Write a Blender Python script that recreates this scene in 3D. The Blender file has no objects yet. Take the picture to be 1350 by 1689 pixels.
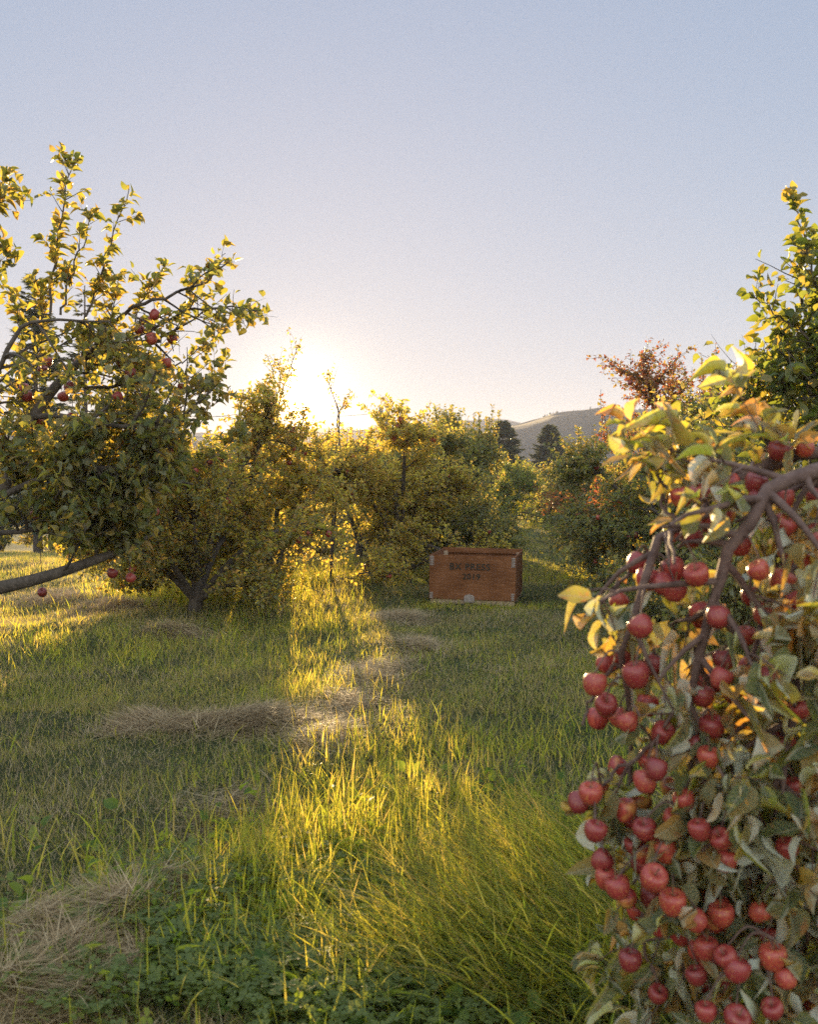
import bpy, math, random
import numpy as np
from mathutils import Vector, Matrix

rng = np.random.default_rng(7)
random.seed(7)
SC = bpy.context.scene
COL = SC.collection

# ------------------------------------------------------------------ camera
F = 1600.0                      # focal length in photo pixels (photo 1350 x 1689)
PITCH = math.radians(2.3)       # looking slightly down
CAM_Z = 1.5
cam_d = bpy.data.cameras.new('camera')
cam_d.sensor_fit = 'HORIZONTAL'
cam_d.sensor_width = 24.0
cam_d.lens = F / 1350.0 * 24.0
cam_d.clip_start = 0.05
cam_d.clip_end = 12000
cam_d.dof.use_dof = True
cam_d.dof.focus_distance = 8.0
cam_d.dof.aperture_fstop = 3.8
cam = bpy.data.objects.new('camera', cam_d)
COL.objects.link(cam)
cam.location = (0, 0, CAM_Z)
cam.rotation_euler = (math.pi / 2 - PITCH, 0, 0)
SC.camera = cam

# ------------------------------------------------------------------ sky, sun, exposure
SUN_AZ = math.radians(-6.15)     # a little left of straight ahead
SUN_EL = math.radians(4.6)
SKY_FILL = 4.3  # added brightness of the unseen sky, fills the shade
world = bpy.data.worlds.new('World')
SC.world = world
world.use_nodes = True
wn = world.node_tree
wn.nodes.clear()
w_out = wn.nodes.new('ShaderNodeOutputWorld')
w_bg = wn.nodes.new('ShaderNodeBackground')
w_sky = wn.nodes.new('ShaderNodeTexSky')
w_sky.sky_type = 'NISHITA'
w_sky.sun_disc = False
w_sky.sun_elevation = SUN_EL
w_sky.sun_rotation = SUN_AZ
w_sky.air_density = 1.0
w_sky.dust_density = 0.4
w_sky.ozone_density = 2.5
w_bg.inputs['Strength'].default_value = 0.14
# soften the sky's contrast and give it the evening's lavender cast
w_gam = wn.nodes.new('ShaderNodeGamma')
w_gam.inputs[1].default_value = 0.6
w_mix = wn.nodes.new('ShaderNodeMix')
w_mix.data_type = 'RGBA'
w_mix.blend_type = 'MULTIPLY'
w_mix.inputs[0].default_value = 1.0
w_mix.inputs[7].default_value = (1.04, 1.08, 1.62, 1)
wn.links.new(w_sky.outputs[0], w_gam.inputs[0])
wn.links.new(w_gam.outputs[0], w_mix.inputs[6])
# sky overhead and behind the camera boosted: added fill that lifts the shade
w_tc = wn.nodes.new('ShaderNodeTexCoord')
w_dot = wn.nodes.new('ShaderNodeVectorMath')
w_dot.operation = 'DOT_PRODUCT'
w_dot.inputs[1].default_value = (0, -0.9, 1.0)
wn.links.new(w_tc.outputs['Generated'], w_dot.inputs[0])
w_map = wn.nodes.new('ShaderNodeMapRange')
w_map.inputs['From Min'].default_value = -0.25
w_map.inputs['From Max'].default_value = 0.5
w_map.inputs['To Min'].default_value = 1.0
w_map.inputs['To Max'].default_value = SKY_FILL
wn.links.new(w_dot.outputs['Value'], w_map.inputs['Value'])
w_sc = wn.nodes.new('ShaderNodeVectorMath')
w_sc.operation = 'SCALE'
# soft shoulder so that the sky by the sun does not burn out
w_k = wn.nodes.new('ShaderNodeVectorMath')
w_k.operation = 'MULTIPLY_ADD'
w_k.inputs[1].default_value = (0.56, 0.57, 0.585)
w_k.inputs[2].default_value = (1, 1, 1)
w_div = wn.nodes.new('ShaderNodeVectorMath')
w_div.operation = 'DIVIDE'
wn.links.new(w_mix.outputs[2], w_k.inputs[0])
wn.links.new(w_mix.outputs[2], w_div.inputs[0])
wn.links.new(w_k.outputs[0], w_div.inputs[1])
wn.links.new(w_div.outputs[0], w_sc.inputs[0])
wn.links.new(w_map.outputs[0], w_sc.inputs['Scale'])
w_warm = wn.nodes.new('ShaderNodeMix')
w_warm.data_type = 'RGBA'
w_warm.blend_type = 'MULTIPLY'
w_warm.inputs[7].default_value = (1.30, 1.14, 0.86, 1)  # warm tint of the added fill
w_map2 = wn.nodes.new('ShaderNodeMapRange')
w_map2.inputs['From Min'].default_value = -0.25
w_map2.inputs['From Max'].default_value = 0.3
wn.links.new(w_dot.outputs['Value'], w_map2.inputs['Value'])
wn.links.new(w_map2.outputs[0], w_warm.inputs[0])
wn.links.new(w_sc.outputs[0], w_warm.inputs[6])
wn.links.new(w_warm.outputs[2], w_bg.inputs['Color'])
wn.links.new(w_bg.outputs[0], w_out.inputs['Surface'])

sun_d = bpy.data.lights.new('sun', 'SUN')
sun_d.energy = 5.0
sun_d.angle = math.radians(0.5)
sun_d.color = (1.0, 0.71, 0.36)
sun = bpy.data.objects.new('sun', sun_d)
COL.objects.link(sun)
SUN_V = Vector((math.sin(SUN_AZ) * math.cos(SUN_EL), math.cos(SUN_AZ) * math.cos(SUN_EL), math.sin(SUN_EL)))
sun.rotation_euler = SUN_V.to_track_quat('Z', 'Y').to_euler()
sun.location = (-6, 40, 30)

SC.view_settings.view_transform = 'Standard'
SC.view_settings.look = 'None'
SC.view_settings.gamma = 1.0
SC.view_settings.exposure = 2.1
SC.render.engine = 'CYCLES'
SC.cycles.max_bounces = 7
SC.cycles.diffuse_bounces = 4
SC.cycles.glossy_bounces = 2
SC.cycles.transmission_bounces = 4
SC.cycles.transparent_max_bounces = 4
SC.cycles.volume_bounces = 0
SC.cycles.use_denoising = False     # the grain suits the photograph
SC.cycles.sample_clamp_indirect = 4.0

# ------------------------------------------------------------------ places
_fw = np.array([0, math.cos(PITCH), -math.sin(PITCH)])
_up = np.array([0, math.sin(PITCH), math.cos(PITCH)])
_rt = np.array([1.0, 0, 0])


def P(px, py, d):
    """world point seen at photo pixel (px, py) at depth d metres"""
    return np.array([0, 0, CAM_Z]) + d * (_fw + _rt * (px - 675) / F + _up * (844.5 - py) / F)


def smooth(a, b, x):
    t = np.clip((np.asarray(x, float) - a) / (b - a), 0, 1)
    return t * t * (3 - 2 * t)


def gz(x, y):
    """height of the ground: nearly flat by the camera, falling away to the left and behind"""
    x = np.asarray(x, float)
    y = np.asarray(y, float)
    z = 0.035 * np.sin(x * 1.3 + 0.7) * np.sin(y * 0.9 + 1.1) + 0.02 * np.sin(x * 3.1 + y * 1.7) + 0.012 * np.sin(x * 5.3 - y * 4.1)
    side = smooth(1.0, -2.0, x)
    z = z - side * 0.075 * np.clip(y - 16, 0, 70)
    z = z - (1 - side) * 0.03 * np.clip(y - 30, 0, 70)
    z = z + 0.10 * np.exp(-((x + 3.3) ** 2 / 1.6 + (y - 8.8) ** 2 / 1.2))
    return z


def G(px, py):
    """ground point under a photo pixel"""
    d = CAM_Z * F / max(py - 780.0, 1.0)
    for _ in range(8):
        p = P(px, py, d)
        d = d * (CAM_Z - float(gz(p[0], p[1]))) / (CAM_Z - p[2])
    p = P(px, py, d)
    return p[0], p[1]


# ------------------------------------------------------------------ objects
def tag(o, label=None, cat=None, group=None, kind=None):
    if label: o['label'] = label
    if cat: o['category'] = cat
    if group: o['group'] = group
    if kind: o['kind'] = kind
    return o


def empty(name, loc, label, cat, group=None):
    o = bpy.data.objects.new(name, None)
    COL.objects.link(o)
    o.location = Vector([float(v) for v in loc])
    o.empty_display_size = 0.2
    return tag(o, label, cat, group)


def mesh_np(name, V, faces_list, smooth_shade=True):
    """V (n,3); faces_list: list of (m,k) index arrays"""
    me = bpy.data.meshes.new(name)
    V = np.ascontiguousarray(V, dtype=np.float32)
    faces_list = [f for f in faces_list if len(f)]
    loops = np.concatenate([f.reshape(-1) for f in faces_list]).astype(np.int32)
    totals = np.concatenate([np.full(len(f), f.shape[1], np.int32) for f in faces_list])
    starts = np.concatenate([[0], np.cumsum(totals)[:-1]]).astype(np.int32)
    me.vertices.add(len(V))
    me.vertices.foreach_set('co', V.reshape(-1))
    me.loops.add(len(loops))
    me.loops.foreach_set('vertex_index', loops)
    me.polygons.add(len(totals))
    me.polygons.foreach_set('loop_start', starts)
    me.polygons.foreach_set('loop_total', totals)
    if smooth_shade:
        me.polygons.foreach_set('use_smooth', np.ones(len(totals), bool))
    me.update(calc_edges=True)
    return me


def link(name, me, mat, parent=None):
    """world-space mesh; under a parent its origin moves to the parent's"""
    if mat and not me.materials:
        me.materials.append(mat)
    o = bpy.data.objects.new(name, me)
    COL.objects.link(o)
    if parent is not None:
        o.parent = parent
        o.matrix_parent_inverse = Matrix.Translation(-parent.location)
    return o


def norm(v):
    return v / np.maximum(np.linalg.norm(v, axis=-1, keepdims=True), 1e-9)


class Acc:
    """collects quads and triangles of one mesh"""
    def __init__(self):
        self.V, self.F3, self.F4, self.A, self.n = [], [], [], [], 0

    def add(self, V, F3=None, F4=None, A=None):
        if F3 is not None and len(F3): self.F3.append(np.asarray(F3) + self.n)
        if F4 is not None and len(F4): self.F4.append(np.asarray(F4) + self.n)
        self.V.append(np.asarray(V, float))
        self.A.append(np.zeros((len(V), 3)) if A is None else A)
        self.n += len(V)

    def mesh(self, name, smooth_shade=True, coords=False):
        fl = []
        if self.F3: fl.append(np.concatenate(self.F3))
        if self.F4: fl.append(np.concatenate(self.F4))
        me = mesh_np(name, np.concatenate(self.V), fl, smooth_shade)
        if coords:
            at = me.attributes.new('leafco', 'FLOAT_VECTOR', 'POINT')
            at.data.foreach_set('vector', np.ascontiguousarray(np.concatenate(self.A), dtype=np.float32).reshape(-1))
        return me

    def tubes(self, C, R, sides=6):
        """C (n,k,3) centre lines, R (n,k) radii"""
        C = np.asarray(C, float); R = np.asarray(R, float)
        n, k, _ = C.shape
        if n == 0: return
        T = norm(np.gradient(C, axis=1))
        ref = np.where(np.abs(T[..., 2:3]) < 0.9, np.array([0, 0, 1.0]), np.array([1.0, 0, 0]))
        ref = np.repeat(ref[:, :1], k, axis=1)
        A = norm(np.cross(T, ref)); B = np.cross(T, A)
        an = np.arange(sides) * 2 * np.pi / sides
        V = C[:, :, None] + R[:, :, None, None] * (A[:, :, None] * np.cos(an)[:, None] + B[:, :, None] * np.sin(an)[:, None])
        V = V.reshape(-1, 3)
        s = np.arange(sides); s2 = (s + 1) % sides
        base = (np.arange(n)[:, None, None] * k + np.arange(k - 1)[None, :, None]) * sides
        q = np.stack([base + s, base + s2, base + sides + s2, base + sides + s], -1).reshape(-1, 4)
        self.add(V, None, q)

    def place(self, tv, tf3, tf4, pos, X, Y, Z, sc):
        """instances of a template; X,Y,Z (n,3) axes, sc (n,) or (n,3)"""
        n = len(pos)
        if n == 0: return
        sc = np.asarray(sc, float)
        if sc.ndim == 1: sc = np.repeat(sc[:, None], 3, 1)
        tv = np.asarray(tv, float)
        if tv.ndim == 2: tv = np.repeat(tv[None], n, 0)
        V = pos[:, None] + (tv[:, :, 0:1] * sc[:, None, 0:1]) * X[:, None] + (tv[:, :, 1:2] * sc[:, None, 1:2]) * Y[:, None] + (tv[:, :, 2:3] * sc[:, None, 2:3]) * Z[:, None]
        m = tv.shape[1]
        off = (np.arange(n) * m)[:, None, None]
        f3 = (np.asarray(tf3)[None] + off).reshape(-1, 3) if len(tf3) else None
        f4 = (np.asarray(tf4)[None] + off).reshape(-1, 4) if len(tf4) else None
        self.add(V.reshape(-1, 3), f3, f4, tv.reshape(-1, 3))


# ------------------------------------------------------------------ materials
def new_mat(name):
    m = bpy.data.materials.new(name)
    m.use_nodes = True
    nt = m.node_tree
    nt.nodes.clear()
    out = nt.nodes.new('ShaderNodeOutputMaterial')
    return m, nt, out


def ramp(nt, stops, fac=None):
    r = nt.nodes.new('ShaderNodeValToRGB')
    el = r.color_ramp.elements
    while len(el) < len(stops): el.new(0.5)
    for e, (p, c) in zip(el, stops):
        e.position = p
        e.color = (*c, 1)
    if fac is not None: nt.links.new(fac, r.inputs[0])
    return r


def mixc(nt, a, b, fac, mode='MIX'):
    m = nt.nodes.new('ShaderNodeMix')
    m.data_type = 'RGBA'
    m.blend_type = mode
    for sock, v in ((m.inputs[6], a), (m.inputs[7], b), (m.inputs[0], fac)):
        if hasattr(v, 'links'): nt.links.new(v, sock)
        elif isinstance(v, (int, float)): sock.default_value = v
        else: sock.default_value = (*v, 1)
    return m.outputs[2]


def noise(nt, scale, detail=3, coords='Object', rough=0.6):
    tc = nt.nodes.new('ShaderNodeTexCoord')
    n = nt.nodes.new('ShaderNodeTexNoise')
    n.inputs['Scale'].default_value = scale
    n.inputs['Detail'].default_value = detail
    n.inputs['Roughness'].default_value = rough
    nt.links.new(tc.outputs[coords], n.inputs['Vector'])
    return n.outputs['Fac']


def leaf_mat(name, stops, trans, under=None, trans_amt=0.5, rough=0.5, blotch=None, spec=0.35, veins=False):
    """stops: ramp over leaves; trans: light through the leaf; under: paler underside"""
    m, nt, out = new_mat(name)
    geo = nt.nodes.new('ShaderNodeNewGeometry')
    col = ramp(nt, stops, geo.outputs['Random Per Island']).outputs[0]
    tcol = ramp(nt, trans, geo.outputs['Random Per Island']).outputs[0]
    if blotch:
        n = noise(nt, blotch[0], 3)
        f = ramp(nt, [(blotch[2], (0, 0, 0)), (blotch[2] + 0.12, (1, 1, 1))], n).outputs[0]
        col = mixc(nt, col, blotch[1], f)
        tcol = mixc(nt, tcol, blotch[3], f)
    if under:
        col = mixc(nt, col, under, geo.outputs['Backfacing'])
    if veins:                                   # midrib and side veins in the leaf's own coordinates
        at = nt.nodes.new('ShaderNodeAttribute'); at.attribute_name = 'leafco'
        sp = nt.nodes.new('ShaderNodeSeparateXYZ'); nt.links.new(at.outputs['Vector'], sp.inputs[0])
        def M(op, a, b=None):
            q = nt.nodes.new('ShaderNodeMath'); q.operation = op
            for i_, v_ in enumerate((a, b)):
                if v_ is None: continue
                if hasattr(v_, 'links'): nt.links.new(v_, q.inputs[i_])
                else: q.inputs[i_].default_value = v_
            return q.outputs[0]
        ay = M('ABSOLUTE', sp.outputs[1])
        side = M('POWER', M('ABSOLUTE', M('SINE', M('MULTIPLY', M('SUBTRACT', sp.outputs[0], M('MULTIPLY', ay, .8)), 26.0))), 14.0)
        rib = M('LESS_THAN', ay, .014)
        vf = M('MAXIMUM', M('MULTIPLY', side, .35), M('MULTIPLY', rib, .7))
        col = mixc(nt, col, (.30, .28, .18), vf)
        tcol = mixc(nt, tcol, (.45, .20, .04), vf)
    pb = nt.nodes.new('ShaderNodeBsdfPrincipled')
    pb.inputs['Roughness'].default_value = rough
    pb.inputs['Specular IOR Level'].default_value = spec
    if veins:
        bp_ = nt.nodes.new('ShaderNodeBump'); bp_.inputs['Strength'].default_value = .5; bp_.inputs['Distance'].default_value = .0015; bp_.invert = True
        nt.links.new(M('ADD', vf, noise(nt, 160, 3)), bp_.inputs['Height']); nt.links.new(bp_.outputs[0], pb.inputs['Normal'])
    nt.links.new(col, pb.inputs['Base Color'])
    tr = nt.nodes.new('ShaderNodeBsdfTranslucent')
    nt.links.new(tcol, tr.inputs['Color'])
    mx = nt.nodes.new('ShaderNodeMixShader')
    mx.inputs[0].default_value = trans_amt
    nt.links.new(pb.outputs[0], mx.inputs[1])
    nt.links.new(tr.outputs[0], mx.inputs[2])
    nt.links.new(mx.outputs[0], out.inputs['Surface'])
    return m


def solid_mat(name, c1, c2, scale=8, rough=0.8, bump=0.0, bscale=40, spec=0.3):
    m, nt, out = new_mat(name)
    pb = nt.nodes.new('ShaderNodeBsdfPrincipled')
    n = noise(nt, scale, 5)
    nt.links.new(ramp(nt, [(0.3, c1), (0.7, c2)], n).outputs[0], pb.inputs['Base Color'])
    pb.inputs['Roughness'].default_value = rough
    pb.inputs['Specular IOR Level'].default_value = spec
    if bump:
        b = nt.nodes.new('ShaderNodeBump')
        b.inputs['Strength'].default_value = bump
        b.inputs['Distance'].default_value = 0.01
        nt.links.new(noise(nt, bscale, 4), b.inputs['Height'])
        nt.links.new(b.outputs[0], pb.inputs['Normal'])
    nt.links.new(pb.outputs[0], out.inputs['Surface'])
    return m


YG = (0.62, 0.50, 0.045)
M_LEAF = leaf_mat('apple_leaf', [(0, (.045, .075, .018)), (.6, (.07, .10, .022)), (.9, (.11, .12, .03)), (1, (.22, .15, .03))],
                  [(0, (.24, .27, .03)), (.6, (.42, .40, .04)), (1, (.65, .45, .05))], (.12, .14, .08), 0.42)
M_LEAF_L = leaf_mat('apple_leaf_autumn_glow', [(0, (.06, .07, .02)), (.5, (.11, .10, .028)), (.8, (.18, .13, .035)), (1, (.30, .15, .03))],
                    [(0, (.45, .40, .03)), (.5, (.66, .53, .05)), (1, (.88, .48, .06))], (.14, .15, .08), 0.5)  # autumn tones pushed further to gold, in place of warm sun haze
M_LEAF_T = leaf_mat('apple_leaf_olive', [(0, (.050, .065, .022)), (.6, (.085, .090, .028)), (.85, (.15, .12, .035)), (1, (.26, .15, .035))],
                    [(0, (.30, .30, .04)), (.5, (.50, .43, .05)), (1, (.80, .48, .06))], (.14, .14, .085), 0.45)
M_LEAF_G = leaf_mat('apple_leaf_dusty_green', [(0, (.05, .065, .024)), (.6, (.085, .09, .032)), (.9, (.13, .11, .04)), (1, (.22, .14, .04))],
                    [(0, (.28, .30, .04)), (.6, (.50, .42, .06)), (1, (.75, .46, .07))], (.13, .14, .09), 0.42)
M_LEAF_D = leaf_mat('apple_leaf_dark', [(0, (.035, .055, .018)), (.7, (.06, .08, .025)), (1, (.12, .10, .03))],
                    [(0, (.28, .34, .03)), (.6, (.45, .44, .04)), (1, (.60, .40, .05))], (.10, .12, .06), 0.4)
M_LEAF_Y = leaf_mat('apple_leaf_yellowing_glow', [(0, (.08, .085, .028)), (.5, (.12, .12, .038)), (1, (.26, .17, .05))],
                    [(0, (.60, .50, .05)), (.5, (.80, .63, .08)), (1, (.92, .54, .09))], (.17, .16, .08), 0.55)  # yellowing leaf, gold added to its colour for the glow round the sun
M_LEAF_R = leaf_mat('apple_leaf_red', [(0, (.12, .04, .02)), (.5, (.18, .07, .025)), (.8, (.16, .10, .03)), (1, (.09, .10, .03))],
                    [(0, (.36, .08, .03)), (.5, (.42, .15, .04)), (1, (.38, .32, .04))], (.18, .10, .06), 0.45)
M_LEAF_F = leaf_mat('apple_leaf_near', [(0, (.035, .055, .028)), (.45, (.065, .085, .045)), (.85, (.12, .125, .06)), (.97, (.20, .14, .05)), (1, (.32, .16, .04))],
                    [(0, (.50, .55, .04)), (.5, (.75, .60, .05)), (.78, (.95, .55, .07)), (1, (.95, .38, .06))], (.42, .43, .36), 0.43,
                    0.6, (30, (.20, .10, .035), 0.60, (.85, .30, .04)), 0.25, True)
M_BARK = solid_mat('apple_bark', (.035, .026, .020), (.095, .072, .058), 25, 0.85, 0.8, 60)
M_BARK_F = solid_mat('young_bark', (.065, .036, .030), (.14, .085, .070), 30, 0.8, 0.6, 90, .2)
M_NEEDLE = leaf_mat('conifer_needles', [(0, (.025, .035, .018)), (1, (.05, .06, .028))], [(0, (.10, .11, .03)), (1, (.16, .15, .04))], None, 0.25)
M_CBARK = solid_mat('conifer_bark', (.05, .035, .028), (.09, .065, .05), 12, 0.9, 0.6, 30)


def apple_mat(name, dark=False):
    m, nt, out = new_mat(name)
    tc = nt.nodes.new('ShaderNodeTexCoord')
    oi = nt.nodes.new('ShaderNodeObjectInfo')
    mp = nt.nodes.new('ShaderNodeMapping')
    mp.inputs['Scale'].default_value = (90, 90, 12)
    nt.links.new(tc.outputs['Object'], mp.inputs['Vector'])
    add = nt.nodes.new('ShaderNodeVectorMath')
    nt.links.new(mp.outputs[0], add.inputs[0])
    nt.links.new(oi.outputs['Random'], add.inputs[1])
    n1 = nt.nodes.new('ShaderNodeTexNoise')
    n1.inputs['Scale'].default_value = 1.0
    n1.inputs['Detail'].default_value = 4
    nt.links.new(add.outputs[0], n1.inputs['Vector'])
    red = ramp(nt, [(0.25, (.11, .006, .012)), (.5, (.22, .011, .018)), (.75, (.38, .050, .030))], n1.outputs['Fac']).outputs[0]
    n2 = noise(nt, 18, 2)
    red2 = mixc(nt, red, (.48, .22, .06), ramp(nt, [(.56, (0, 0, 0)), (.74, (1, 1, 1))], n2).outputs[0])
    vo = nt.nodes.new('ShaderNodeTexVoronoi')
    vo.inputs['Scale'].default_value = 260
    nt.links.new(tc.outputs['Object'], vo.inputs['Vector'])
    dots = ramp(nt, [(.10, (1, 1, 1)), (.20, (0, 0, 0))], vo.outputs['Distance']).outputs[0]
    dm = nt.nodes.new('ShaderNodeMath'); dm.operation = 'MULTIPLY'; dm.inputs[1].default_value = 0.22
    nt.links.new(dots, dm.inputs[0])
    c = mixc(nt, red2, (.45, .25, .16), dm.outputs[0])
    dull = mixc(nt, c, (.20, .07, .06), 0.12)
    dull = mixc(nt, dull, ramp(nt, [(0, (.65, .6, .7)), (.5, (1, 1, 1)), (1, (1.3, 1.6, 1.1))], oi.outputs['Random']).outputs[0], 1.0, 'MULTIPLY')
    pb = nt.nodes.new('ShaderNodeBsdfPrincipled')
    nt.links.new(dull, pb.inputs['Base Color'])
    pb.inputs['Roughness'].default_value = 0.42
    pb.inputs['Subsurface Weight'].default_value = 0.0
    pb.inputs['Specular IOR Level'].default_value = 0.45
    nt.links.new(pb.outputs[0], out.inputs['Surface'])
    return m


M_APPLE = apple_mat('apple_skin')
M_STEM = solid_mat('apple_stem', (.10, .07, .03), (.16, .12, .05), 40, 0.7)

# ------------------------------------------------------------------ leaf shapes (length 1 along +X, width along Y, upper side +Z)
def leaf_template(nx, droop=0.25, fold=0.22, width=0.52, curl=0.0, twist=0.0, wave=0.0, stem=0.18):
    t = np.linspace(0, 1, nx + 1)
    w = width / 2 * np.sin(np.pi * np.clip(t, 0, 1) ** 0.86) ** 0.62
    w[0] = w[-1] = 0
    rows = []
    for i, ti in enumerate(t):
        x = stem + (1 - stem) * ti
        z = -droop * ti ** 1.7 + 0.06 * np.sin(ti * np.pi)
        a = twist * ti
        for s in (-1, 0, 1):
            y = s * w[i]
            zz = z + (abs(s) * fold * w[i] * 2) + curl * (s * s) * w[i] * (ti - 0.3) + wave * s * math.sin(ti * 9 + s) * w[i]
            yy = y * math.cos(a) - (zz - z) * math.sin(a)
            zz = z + y * math.sin(a) + (zz - z) * math.cos(a)
            rows.append((x, yy, zz))
    V = [(0, 0, 0.0)] + rows
    q, f3 = [], []
    for i in range(nx):
        a = 1 + 3 * i
        for k in (0, 1):
            p0, p1, p2, p3 = a + k, a + k + 1, a + k + 4, a + k + 3
            if i == 0: f3.append((a + 1, p3, p2) if True else None)
            elif i == nx - 1: f3.append((p0, p1, a + 4))
            else: q.append((p0, p3, p2, p1))
    # orientation: make all normals point +Z
    V = np.array(V, float)
    def fix(fs):
        o = []
        for f in fs:
            n = np.cross(V[f[1]] - V[f[0]], V[f[2]] - V[f[0]])
            o.append(tuple(f) if n[2] >= 0 else tuple(reversed(f)))
        return o
    f3, q = fix(f3), fix(q)
    # petiole
    pw = 0.012
    b = len(V)
    V = np.vstack([V, [(0, -pw, 0), (0, pw, 0), (stem, pw, 0.0), (stem, -pw, 0.0)]])
    q.append((b, b + 3, b + 2, b + 1))
    return V, np.array(f3, int).reshape(-1, 3), np.array(q, int).reshape(-1, 4)


LT_NEAR = [leaf_template(7, d, f, w, c, tw, wv) for d, f, w, c, tw, wv in
           [(.30, .30, .50, .3, .5, .15), (.55, .55, .55, .6, -.6, .2), (.15, .45, .48, .2, .9, .1), (.75, .35, .50, .5, .2, .25), (.40, .85, .58, .2, -.3, .15), (.1, .2, .60, -.3, .3, .2)]]
LT_F = [leaf_template(9, d, f, w, c, tw, wv) for d, f, w, c, tw, wv in
        [(.35, .55, .42, .3, .6, .25), (.60, .80, .44, .6, -.7, .3), (.20, .65, .38, .2, 1.0, .2), (.85, .50, .42, .5, .3, .35), (.45, 1.0, .46, .2, -.4, .25),
         (.15, .35, .50, -.4, .4, .3), (-.2, .7, .42, .4, -.9, .3), (1.1, .6, .40, .6, .8, .3)]]
LT_MID = [leaf_template(4, d, f, w, 0, tw) for d, f, w, tw in [(.25, .25, .52, .2), (.5, .35, .5, -.4), (.1, .4, .5, .5)]]
LT_FAR = [leaf_template(2, d, f, w, 0, 0) for d, f, w in [(.25, .3, .62), (.1, .15, .65)]]


def ortho(D, up):
    Y = norm(np.cross(up, D))
    Z = np.cross(D, Y)
    return Y, Z


def put_leaves(acc, templates, pos, D, size, up_amt=1.0, rnd=0.8, width_var=0.25):
    n = len(pos)
    if n == 0: return
    D = norm(D)
    up = norm(np.array([0, 0, 1.0]) * up_amt + rng.normal(0, rnd, (n, 3)))
    Y, Z = ortho(D, up)
    k = rng.integers(0, len(templates), n)
    wv = 1 + rng.normal(0, width_var, n).clip(-.5, .5)
    sc = np.stack([size, size * wv, size * (1 + rng.normal(0, .4, n))], 1)
    for i, (tv, f3, f4) in enumerate(templates):
        s = k == i
        acc.place(tv, f3, f4, pos[s], D[s], Y[s], Z[s], sc[s])


# ------------------------------------------------------------------ branching
def bez(pts, k):
    """smooth polyline of k points through pts (Catmull-Rom)"""
    pts = np.asarray(pts, float)
    if len(pts) == 2: return pts[0] + (pts[1] - pts[0]) * np.linspace(0, 1, k)[:, None]
    e = np.vstack([2 * pts[0] - pts[1], pts, 2 * pts[-1] - pts[-2]])
    u = np.linspace(0, len(pts) - 1 - 1e-6, k)
    i = u.astype(int); t = (u - i)[:, None]
    p0, p1, p2, p3 = e[i], e[i + 1], e[i + 2], e[i + 3]
    return 0.5 * (2 * p1 + (p2 - p0) * t + (2 * p0 - 5 * p1 + 4 * p2 - p3) * t ** 2 + (3 * p1 - p0 - 3 * p2 + p3) * t ** 3)


def sample(C, R, n, t0, t1, weights=None):
    """n random stations on the polylines: point, tangent, radius"""
    m, k, _ = C.shape
    L = np.linalg.norm(np.diff(C, axis=1), axis=2).sum(1)
    w = L if weights is None else L * weights
    i = rng.choice(m, n, p=w / w.sum())
    t = rng.uniform(t0, t1, n) * (k - 1)
    a = np.minimum(t.astype(int), k - 2)
    f = (t - a)[:, None]
    p = C[i, a] * (1 - f) + C[i, a + 1] * f
    d = norm(C[i, a + 1] - C[i, a])
    r = R[i, a] * (1 - f[:, 0]) + R[i, a + 1] * f[:, 0]
    return p, d, r, t / (k - 1)


def sprout(C, R, n, length, t0=0.25, t1=1.0, out=0.9, up=0.3, droop=0.0, r=None, k=5, wob=0.12, tip=0.35, weights=None, fol=0.5):
    p, d, pr, t = sample(C, R, n, t0, t1, weights)
    rnd = rng.normal(0, 1, (n, 3))
    side = norm(rnd - (rnd * d).sum(1, keepdims=True) * d)
    D = norm(d * fol + side * out + np.array([0, 0, up]))
    L = rng.uniform(*length, n)
    pts = [p]
    cur = D
    for j in range(1, k):
        cur = norm(cur + rng.normal(0, wob, (n, 3)) + np.array([0, 0, -droop + up * 0.1]))
        pts.append(pts[-1] + cur * (L / (k - 1))[:, None])
    C2 = np.stack(pts, 1)
    r0 = np.minimum(pr * 0.75, r if r is not None else 1.0)
    R2 = r0[:, None] * np.linspace(1, tip, k)[None]
    return C2, R2


def leaves_on(acc, tmpl, C, n, size, t0=0.15, t1=1.0, along=0.55, up=0.15, droop=0.0, up_amt=1.0, rnd=0.8, cull=None, weights=None):
    p, d, _, t = sample(C, np.ones(C.shape[:2]), n, t0, t1, weights)
    rn = rng.normal(0, 1, (n, 3))
    side = norm(rn - (rn * d).sum(1, keepdims=True) * d)
    D = d * along + side + np.array([0, 0, up - droop])
    p = p + side * 0.004
    s = rng.uniform(size[0], size[1], n)
    if cull is not None:
        kp = cull(p)
        p, D, s = p[kp], D[kp], s[kp]
    put_leaves(acc, tmpl, p, D, s, up_amt, rnd)
    return p


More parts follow.
